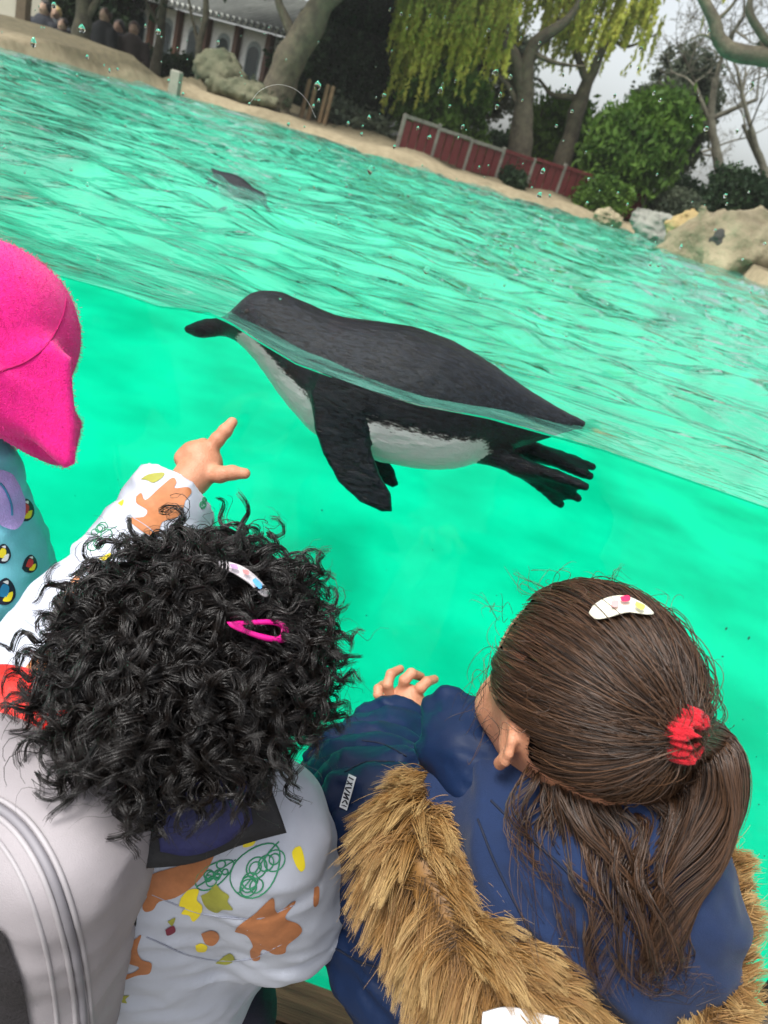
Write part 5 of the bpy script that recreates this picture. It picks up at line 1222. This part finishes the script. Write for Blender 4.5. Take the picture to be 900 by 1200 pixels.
# flyaway wisps round the outline
G = np.random.default_rng(12); W_ = []
for _ in range(170):
    d = nrm(G.normal(size=3)); 
    if (d[1] > .75 and d[2] < .3) or d[2] < -.35: continue
    p0 = cB + RBh @ (d * rB * 1.05); n_ = nrm(RBh @ (d / rB)); tt = nrm(np.cross(n_, G.normal(size=3))); l = G.uniform(.012, .034); s_ = np.linspace(0, 1, K)[:, None]; w_ = G.uniform(3, 9)
    W_.append(p0 + n_ * l * .55 * np.sin(s_ * 2.2) + tt * l * s_ + np.cross(n_, tt) * l * .22 * np.sin(w_ * s_))
for (x0, y0, x1, y1) in [(560, 800, 540, 850), (575, 760, 555, 835), (572, 840, 560, 880), (590, 720, 570, 700), (640, 690, 600, 675), (700, 690, 730, 672)]:
    for _ in range(7):
        a = P(x0 + G.normal() * 6, y0 + G.normal() * 6, .60); b_ = P(x1 + G.normal() * 10, y1 + G.normal() * 10, .60); s_ = np.linspace(0, 1, K)[:, None]
        W_.append(a * (1 - s_) + b_ * s_ + nrm(G.normal(size=3)) * .008 * np.sin(np.pi * s_ * G.uniform(1, 2.4)))
W_ = np.array(W_); cur = np.concatenate([cur, W_]); R1 = np.concatenate([R1, taper(len(W_), K, .00022)])
capB0 = d_ell(cB, rB * 1.015, RBh)
capB = lambda p: np.maximum(capB0(p), np.maximum(np.minimum((tohead(p)[..., 1] - .58) * .07, 1) - np.maximum(tohead(p)[..., 2] - .53, 0) * .2, np.maximum((-.48 - tohead(p)[..., 2] + .5 * np.clip(tohead(p)[..., 1] + .2, 0, 1)) * .07, np.minimum(np.minimum((np.abs(tohead(p)[..., 0]) - .80), -.20 - tohead(p)[..., 2]), tohead(p)[..., 1] + .22) * .07)))
tp = march(capB0, np.array([(604, 750)]))[0]; capC = lambda p: np.maximum(capB(p), .020 - np.linalg.norm(p - tp, axis=-1))
hairB = hair_obj('hair', cur, R1, HBR, cb, nets(capC, cB - .12, cB + .12, .0035))

SEAMB = mat('navy_seam', (0.002, 0.006, 0.022), 0.7)
for f_, o_, ls in ((coatB, coB, [[(486, 868), (490, 895), (486, 925)], [(392, 1062), (425, 1080), (470, 1088)], [(388, 1108), (425, 1128), (480, 1140)], [(386, 1156), (430, 1178), (500, 1192)], [(404, 905), (430, 893), (462, 893)], [(424, 868), (448, 872), (476, 886)]]),
                    (hoodf, hood, [[(575, 938), (610, 972), (655, 1012), (690, 1050)], [(560, 960), (580, 1010), (610, 1070), (640, 1120)]])):
    for l in ls: stroke('seam', f_, np.array([spline(l, 26)]), .0009, SEAMB, o_)
# sleeve label, side buckle and zip of the navy coat
lab = decal('sleeve_label', coatB, [(409, 908), (418, 912), (407, 951), (398, 947)], mat('label_white', (0.72, 0.74, 0.76), 0.6, 0.03), coB, .0012, 3, False)
LB = mat('label_ink', (0.01, 0.012, 0.02), 0.6)
def lpt(u, v): a = np.array([398, 947.0]); return a + np.array([9.2, 4.0]) * v + np.array([10.6, -39.0]) * u
segs = [[(.08, .2), (.08, .8)], [(.17, .15), (.27, .5), (.17, .85)], [(.33, .15), (.33, .85)], [(.33, .85), (.45, .15)], [(.45, .15), (.45, .85)], [(.52, .85), (.60, .15), (.68, .85)], [(.74, .15), (.84, .85)], [(.84, .15), (.74, .85)], [(.91, .2), (.91, .8)]]
stroke('label_print', coatB, np.array([[lpt(*q) for q in spline(s, 8)] for s in segs]), .00065, LB, coB, .0016)
bkf = d_box(P(416, 1078, .735), (.010, .006, .026), frame(nrm(P(432, 1045, .73) - P(404, 1105, .74)), RGT), .004)
V, Q = nets(bkf, P(416, 1078, .735) - .04, P(416, 1078, .735) + .04, .0016)
obj('buckle', under(cb, V), Q, mat('black_plastic', (0.008, 0.008, 0.009), 0.3), coB)
strip('strap', [(436, 1040, .735), (424, 1062, .73), (404, 1108, .745), (392, 1150, .76)], [(446, 1045, .735), (434, 1068, .73), (413, 1112, .745), (400, 1154, .76)], mat('black_webbing', (0.010, 0.010, 0.012), 0.8), cb, coB, .003, 20, .001)
strip('zip', [(510, 1130, .64), (516, 1165, .64), (520, 1210, .645)], [(520, 1128, .64), (527, 1165, .64), (533, 1210, .645)], mat('zip_purple', (0.05, 0.045, 0.09), 0.4), cb, coB, .003, 16, .001)
strip('white_label', [(566, 1188, .521), (600, 1182, .521), (655, 1194, .521)], [(560, 1235, .521), (600, 1235, .521), (650, 1240, .521)], mat('white_tag', (0.72, 0.73, 0.76), 0.6, 0.03), cb, hood, .002, 14, .002)

# ================================================================== hair accessories
def clip(label, outline, f, m, name='hair_clip', hole=None, spots=()):
    """flat snap clip: bent plate lying on the hair; outline in pixels"""
    q = spline(np.array(outline + outline[:1], float), 40)[:-1]
    p3 = march(f, q); nn = nrm(-ray(*np.mean(outline, 0))); base = p3.mean(0); root = thing(name, label, 'hair clip', tuple(base))
    if hole is None:
        c = march(f, np.mean(q, 0)[None])[0]; rows = [p3 + nn * .001, p3 + nn * .0028, c + (p3 - c) * .75 + nn * .0042, c + (p3 - c) * .4 + nn * .0050, c + (p3 - c) * .02 + nn * .0052]
    else:
        h = spline(np.array(hole + hole[:1], float), 40)[:-1]; h3 = march(f, h)
        rows = [p3 + nn * .001, p3 + nn * .0034, (p3 + h3) / 2 + nn * .0044, h3 + nn * .0034, h3 + nn * .001]
    V = np.concatenate(rows); n = len(q); Q = [[r * n + i, r * n + (i + 1) % n, (r + 1) * n + (i + 1) % n, (r + 1) * n + i] for r in range(len(rows) - 1) for i in range(n)]
    Q += [[(len(rows) - 1) * n + i, (len(rows) - 1) * n + (i + 1) % n, (i + 1) % n, i] for i in range(n)] if hole is not None else []
    o = obj('plate', under(root, V), np.array(Q), m, root)
    for poly, mm in spots:
        decal('print', lambda p: f(p) - .0052, poly, mm, root, .0012, 2.5)
    return root
hairsurfA = d_ell(HA + RA @ np.array([0, -.004, .012]), np.array([.0865, .100, .101]), RA)
WHT = mat('clip_white', (0.80, 0.74, 0.76), 0.3, 0.02); HOT = mat('clip_pink', (0.85, 0.012, 0.30), 0.3, 0.03); CRM = mat('clip_cream', (0.78, 0.76, 0.62), 0.35, 0.03)
R_ = mat('clip_red', (0.75, 0.02, 0.10), 0.4); BLU = mat('clip_blue', (0.12, 0.42, 0.80), 0.4); LIL = mat('clip_lilac', (0.60, 0.38, 0.62), 0.4); YE2 = mat('clip_yellow', (0.75, 0.65, 0.10), 0.4)
clip('white snap clip with pastel print in the black curly hair', [(254, 659), (262, 657), (285, 664), (302, 677), (315, 693), (313, 699), (306, 697), (292, 684), (270, 670), (256, 664)], hairsurfA, WHT, spots=[([(268, 662), (276, 663), (278, 668), (271, 667)], LIL), ([(298, 678), (306, 686), (303, 691), (295, 682)], BLU), ([(283, 668), (290, 670), (290, 675), (284, 672)], PNK)])
clip('hot pink open snap clip in the black curly hair', [(266, 729), (290, 727), (318, 726), (332, 730), (338, 738), (336, 750), (328, 753), (308, 750), (286, 742), (271, 735)], hairsurfA, HOT, hole=[(284, 732), (300, 732), (318, 732), (328, 735), (329, 741), (325, 746), (312, 744), (297, 740), (287, 736)])
hairsurfB = d_ell(cB, rB * 1.085, RBh)
clip('cream snap clip with red print at the crown of the ponytailed child', [(690, 718), (697, 708), (712, 700), (732, 698), (752, 706), (766, 718), (758, 720), (735, 718), (712, 724), (697, 725)], hairsurfB, CRM, spots=[([(726, 701), (736, 699), (738, 705), (729, 706)], R_), ([(745, 706), (755, 711), (752, 716), (744, 711)], YE2), ([(716, 706), (724, 705), (724, 712), (717, 712)], PNK)])
# red scrunchie: gathered torus round the ponytail
ta = nrm(P(832, 868, .545) - P(790, 855, .56)); A_ = nrm(np.cross(ta, [0, 0, 1.0])); B_ = np.cross(ta, A_)
sc = thing('scrunchie', 'red gathered scrunchie holding the brown ponytail', 'scrunchie', tuple(PBc))
nu, nv = 96, 20; uu = np.arange(nu) * 2 * np.pi / nu; vv = np.arange(nv) * 2 * np.pi / nv; U_, V_ = np.meshgrid(uu, vv, indexing='ij')
wn = np.stack([np.cos(U_) * 3.2, np.sin(U_) * 3.2, V_ * 0.9 * 0 + np.cos(V_) * 0.8], -1)
rough_ = .0068 * (1 + .42 * vnoise(wn * 1.6, 3) + .30 * np.sin(U_ * 9 + 2.2 * vnoise(wn, 8) * 3 + 1.2 * np.sin(V_)) * .6 + .25 * vnoise(wn * 4, 5))
Rt = .0100 + rough_ * np.cos(V_)
X_ = PBc + A_ * (Rt * np.cos(U_))[..., None] + B_ * (Rt * np.sin(U_))[..., None] + ta * (rough_ * 1.45 * np.sin(V_))[..., None]
i_ = np.arange(nu)[:, None]; j_ = np.arange(nv)[None]; q_ = np.stack([i_ * nv + j_, ((i_ + 1) % nu) * nv + j_, ((i_ + 1) % nu) * nv + (j_ + 1) % nv, i_ * nv + (j_ + 1) % nv], -1).reshape(-1, 4)
obj('ruffle', under(sc, X_.reshape(-1, 3)), q_, mat('scrunchie_red', (0.46, 0.004, 0.014), 0.85, 0.25, 150, 0.9, 700, sheen=0.1), sc)

# ================================================================== child in the pink hat
HCc = P(-30, 404, .87); gC = nrm(np.array([.62, .78, -.08])); RC = np.stack([nrm(np.cross(gC, [0, 0, 1.0])), gC, nrm(np.cross(np.cross(gC, [0, 0, 1.0]), gC))], 1)
cc = thing('person', 'child in a pink fleece hat and pale blue printed coat beside the pointing child', 'person', (HCc[0], HCc[1], FLOOR_Z))
hC, eyesC = head_sdf(HCc, RC, 1.0)
NC = HCc + np.array([0, -.02, -.13]); axC = RC[:, 0]; SLC = NC - axC * .105 + np.array([0, 0, -.04]); SRC = NC + axC * .04 + np.array([-.035, 0, -.045]); chC = NC + np.array([0, 0, -.16]); PELC = NC + np.array([0, .01, -.36])
ERC = SRC + axC * .012 + np.array([.0, .03, -.17]); WRC = ERC + np.array([-.03, .12, -.03]); ELC = SLC - axC * .02 + np.array([0, .02, -.17]); WLC = ELC + np.array([0.03, .12, -.03])
legsC = legs_to_floor(PELC, axC)
bC = d_union([d_chain([HCc, NC, chC, PELC], [.045, .04, .085, .08], .03), d_chain([SLC, ELC, WLC], [.038, .03, .02], .01), d_chain([SRC, ERC, WRC], [.038, .03, .02], .01)] + [l[0] for l in legsC], .02)
f1_, c1_ = fist(WRC, WRC - ERC); f2_, c2_ = fist(WLC, WLC - ELC)
put_body(cc, bC, PELC - np.array([.3, .25, PELC[2] - FLOOR_Z]), HCc + np.array([.3, .25, .0]), hC, HCc, eyesC, [(f1_, c1_), (f2_, c2_)])
HEMC = PELC + np.array([0, 0, .04])
trC = d_chain([NC + np.array([0, .0, -.03]), chC, HEMC], [.075, .112, .12], .04); aC = [d_chain([SRC, ERC, WRC], [.062, .056, .045], .02), d_chain([SLC, ELC, WLC], [.062, .056, .045], .02)]
def coatC(p):
    d = smin(smin(trC(p), aC[0](p) - quilt(p, SRC, ERC, 2.5, .006), .02), aC[1](p), .02) - wrinkle(p, .003, 16, 51)
    return np.maximum(d, HEMC[2] - .05 - p[..., 2])
V, Q = nets(coatC, PELC - np.array([.3, .25, .08]), HCc + np.array([.3, .3, -.05]), .0055)
coC = obj('coat', under(cc, V), Q, mat('pale_blue_coat', (0.20, 0.60, 0.70), 0.5, 0.06, 30, 0.2, 260), cc)
trousers_and_shoes(cc, legsC, PELC, axC, DARKT, SHOE)
INK = mat('print_black', (0.01, 0.012, 0.03), 0.6); RD = mat('print_red', (0.60, 0.03, 0.04), 0.6); WH = mat('print_white', (0.8, 0.8, 0.8), 0.6); TEAL = mat('print_teal', (0.02, 0.22, 0.42), 0.6)
for x, y, s, c3 in [(28, 597, 1.25, RD), (4, 692, 1.5, TEAL), (24, 722, 1.3, RD), (2, 755, 1.3, YEL), (14, 794, 1.4, TEAL), (34, 660, 1.0, RD), (2, 648, 1.1, YEL)]:
    decal('bird_print', coatC, [(x - 9 * s, y + 6 * s), (x - 5 * s, y - 5 * s), (x + 2 * s, y - 10 * s), (x + 8 * s, y - 4 * s), (x + 9 * s, y + 5 * s), (x + 3 * s, y + 11 * s), (x - 5 * s, y + 10 * s)], INK, coC, .0007, 3)
    decal('bird_print', coatC, [(x - 5 * s, y + 4 * s), (x - 1 * s, y - 5 * s), (x + 4 * s, y - 3 * s), (x + 2 * s, y + 5 * s)], c3, coC, .0013, 3)
    decal('bird_print', coatC, [(x + 3 * s, y + 2 * s), (x + 7 * s, y + 1 * s), (x + 5 * s, y + 8 * s), (x - 1 * s, y + 8 * s)], YEL if c3 is not YEL else WH, coC, .0013, 3)
    decal('bird_print', coatC, [(x - 1 * s, y - 7 * s), (x + 3 * s, y - 8 * s), (x + 3 * s, y - 5 * s)], WH, coC, .0015, 3)
decal('shoulder_strap', coatC, [(-20, 548), (2, 552), (14, 566), (23, 590), (20, 614), (8, 622), (-6, 612), (-20, 590)], mat('lavender_strap', (0.42, 0.33, 0.66), 0.75, 0.1, 60, 0.6, 400), coC, .008, 4)
stroke('strap_seam', lambda p: coatC(p) - .0085, np.array([[q for q in spline([(0, 566), (6, 574), (13, 590), (14, 604)], 14)]]), .0012, mat('teal_seam', (0.03, 0.20, 0.35), 0.6), coC)
# hat: crown, turned band, ear flaps
upC = RC[:, 2]; hx = lambda p: (p - HCc) @ RC
crown0 = d_ell(HCc + upC * .016, np.array([.100, .108, .100]), RC)
def crown(p): q = hx(p); return np.maximum(crown0(p), -.035 - q[..., 2]) - .0016 * vnoise(p * 22, 3)
def band(p):
    q = hx(p); z = q[..., 2] + .06 * q[..., 1] / .1
    d = np.abs(np.sqrt((q[..., 0] / .105) ** 2 + (q[..., 1] / .113) ** 2) - 1 + .15 * ((z + .012) / .1) ** 2) * .105 - .006
    return np.hypot(np.maximum(d, 0), np.maximum(np.abs(z + .026) - .026, 0)) - .006 + np.minimum(d, 0)
flaps = []
for k in (-1, 1):
    o_ = HCc + RC @ np.array([k * .098, -.012, -.045]); e2 = nrm(RC @ np.array([k * -.02, -.18, 1.0])); e1 = nrm(RC[:, 1] - e2 * (RC[:, 1] @ e2))
    flaps.append(d_plate([(-.085, .03), (.066, .03), (.062, -.01), (.052, -.05), (.034, -.093), (.016, -.098), (-.012, -.072), (-.05, -.03)], o_, e1, e2, .010, .009))
fo = P(35, 480, .822); fo_n = nrm(CAM - fo); fe1 = nrm(RGT - fo_n * (RGT @ fo_n)); fe2 = np.cross(fo_n, fe1)
tr_ = [(-35, 430), (20, 412), (60, 404), (84, 420), (85, 455), (90, 500), (88, 543), (76, 549), (61, 537), (30, 507), (0, 488), (-35, 470)]
fpx = [march(lambda p: (p - fo) @ fo_n, [q])[0] - fo for q in tr_]
flaps[1] = d_plate([(q @ fe1, q @ fe2) for q in fpx], fo, fe1, fe2, .011, .010)
hatf = lambda p: smin(smin(crown(p), band(p), .006), np.minimum(flaps[0](p), flaps[1](p)), .028)
V, Q = nets(hatf, HCc - .22, HCc + .2, .0034)
HATM = mat('pink_fleece', (0.78, 0.005, 0.20), 0.95, 0.14, 260, 1.0, 900, sheen=0.2, col2=(0.88, 0.010, 0.28), bdist=0.0015)
hat = obj('fleece_hat', under(cc, V), Q, HATM, cc)
for sm_ in ([(-30, 447), (0, 435), (30, 424), (55, 404), (72, 375), (78, 350)], [(-30, 486), (0, 476), (30, 468), (58, 450), (76, 425), (84, 405)]):
    stroke('seam', hatf, np.array([spline(sm_, 24)]), .0016, mat('pink_seam', (0.45, 0.004, 0.12), 0.95), hat, -.0004)
# short pile on the fleece and white pile along the flap edge
G = np.random.default_rng(3); pick = G.integers(0, len(V), 26000); p0 = V[pick] + G.normal(size=(26000, 3)) * .0015; nn = grad(hatf, p0); K5 = np.linspace(0, 1, 4)[None, :, None]
l = G.uniform(.0008, .0018, (26000, 1, 1)); cw = nrm(G.normal(size=(26000, 3)))[:, None]
pp = p0[:, None] - nn[:, None] * .0005 + nn[:, None] * l * K5 + cw * l * .8 * K5 ** 2
Vt_, Qt_ = tubes(pp, .00025, 3); obj('fleece_pile', under(cc, Vt_), Qt_, HATM, hat)['kind'] = 'stuff'
lowv = V[(np.minimum(flaps[0](V), flaps[1](V)) < .003)]; q = hx(lowv); edge = lowv[(np.abs(q[:, 0]) < .099) & (q[:, 2] < -.06)]
if len(edge) > 50:
    e0 = edge[G.integers(0, len(edge), 3500)]; dd = nrm(G.normal(size=(len(e0), 3)) + np.array([0, 0, -.5])); l = G.uniform(.002, .005, (len(e0), 1, 1))
    Vt_, Qt_ = tubes(e0[:, None] + dd[:, None] * l * K5, .0003, 3); obj('white_lining', under(cc, Vt_), Qt_, mat('white_pile', (0.72, 0.66, 0.68), 0.9), hat)['kind'] = 'stuff'
# dark hair below the hat
hcf = d_ell(HCc + RC @ np.array([0, -.03, -.055]), np.array([.078, .070, .05]), RC)
V, Q = nets(lambda p: hcf(p) - .003 * vnoise(p * np.array([90, 90, 20]), 2), HCc - .2, HCc + .12, .004); obj('hair', under(cc, V), Q, mat('dark_hair_c', (0.012, 0.009, 0.008), 0.4), cc)

# black padded handle in the corner beside the navy coat
a, b_ = P(940, 1130, .66), P(872, 1228, .66)
hb = thing('pram_handle', 'black padded handle bar beside the fur hood', 'handle', tuple(a))
pts = spline([a + (a - b_) * .6, a, (a + b_) / 2, b_, b_ + np.array([0.0, 0.02, -.12]), b_ + np.array([0.02, 0.05, -.3])], 40)
V, Q = tubes(pts[None], .013 + .0006 * np.sin(np.arange(40))[None], 12); obj('grip', under(hb, V), Q, mat('black_foam', (0.010, 0.010, 0.011), 0.7, 0.2, 100, 0.4, 500), hb)
foot_ = pts[-1]; V, Q = tubes(np.array([[foot_, [foot_[0] + .05, foot_[1] + .05, (foot_[2] + FLOOR_Z) / 2], [foot_[0] + .1, foot_[1], FLOOR_Z + .005]]]), .010, 10); obj('frame_tube', under(hb, V), Q, mat('frame_grey', (0.05, 0.05, 0.055), 0.4), hb)
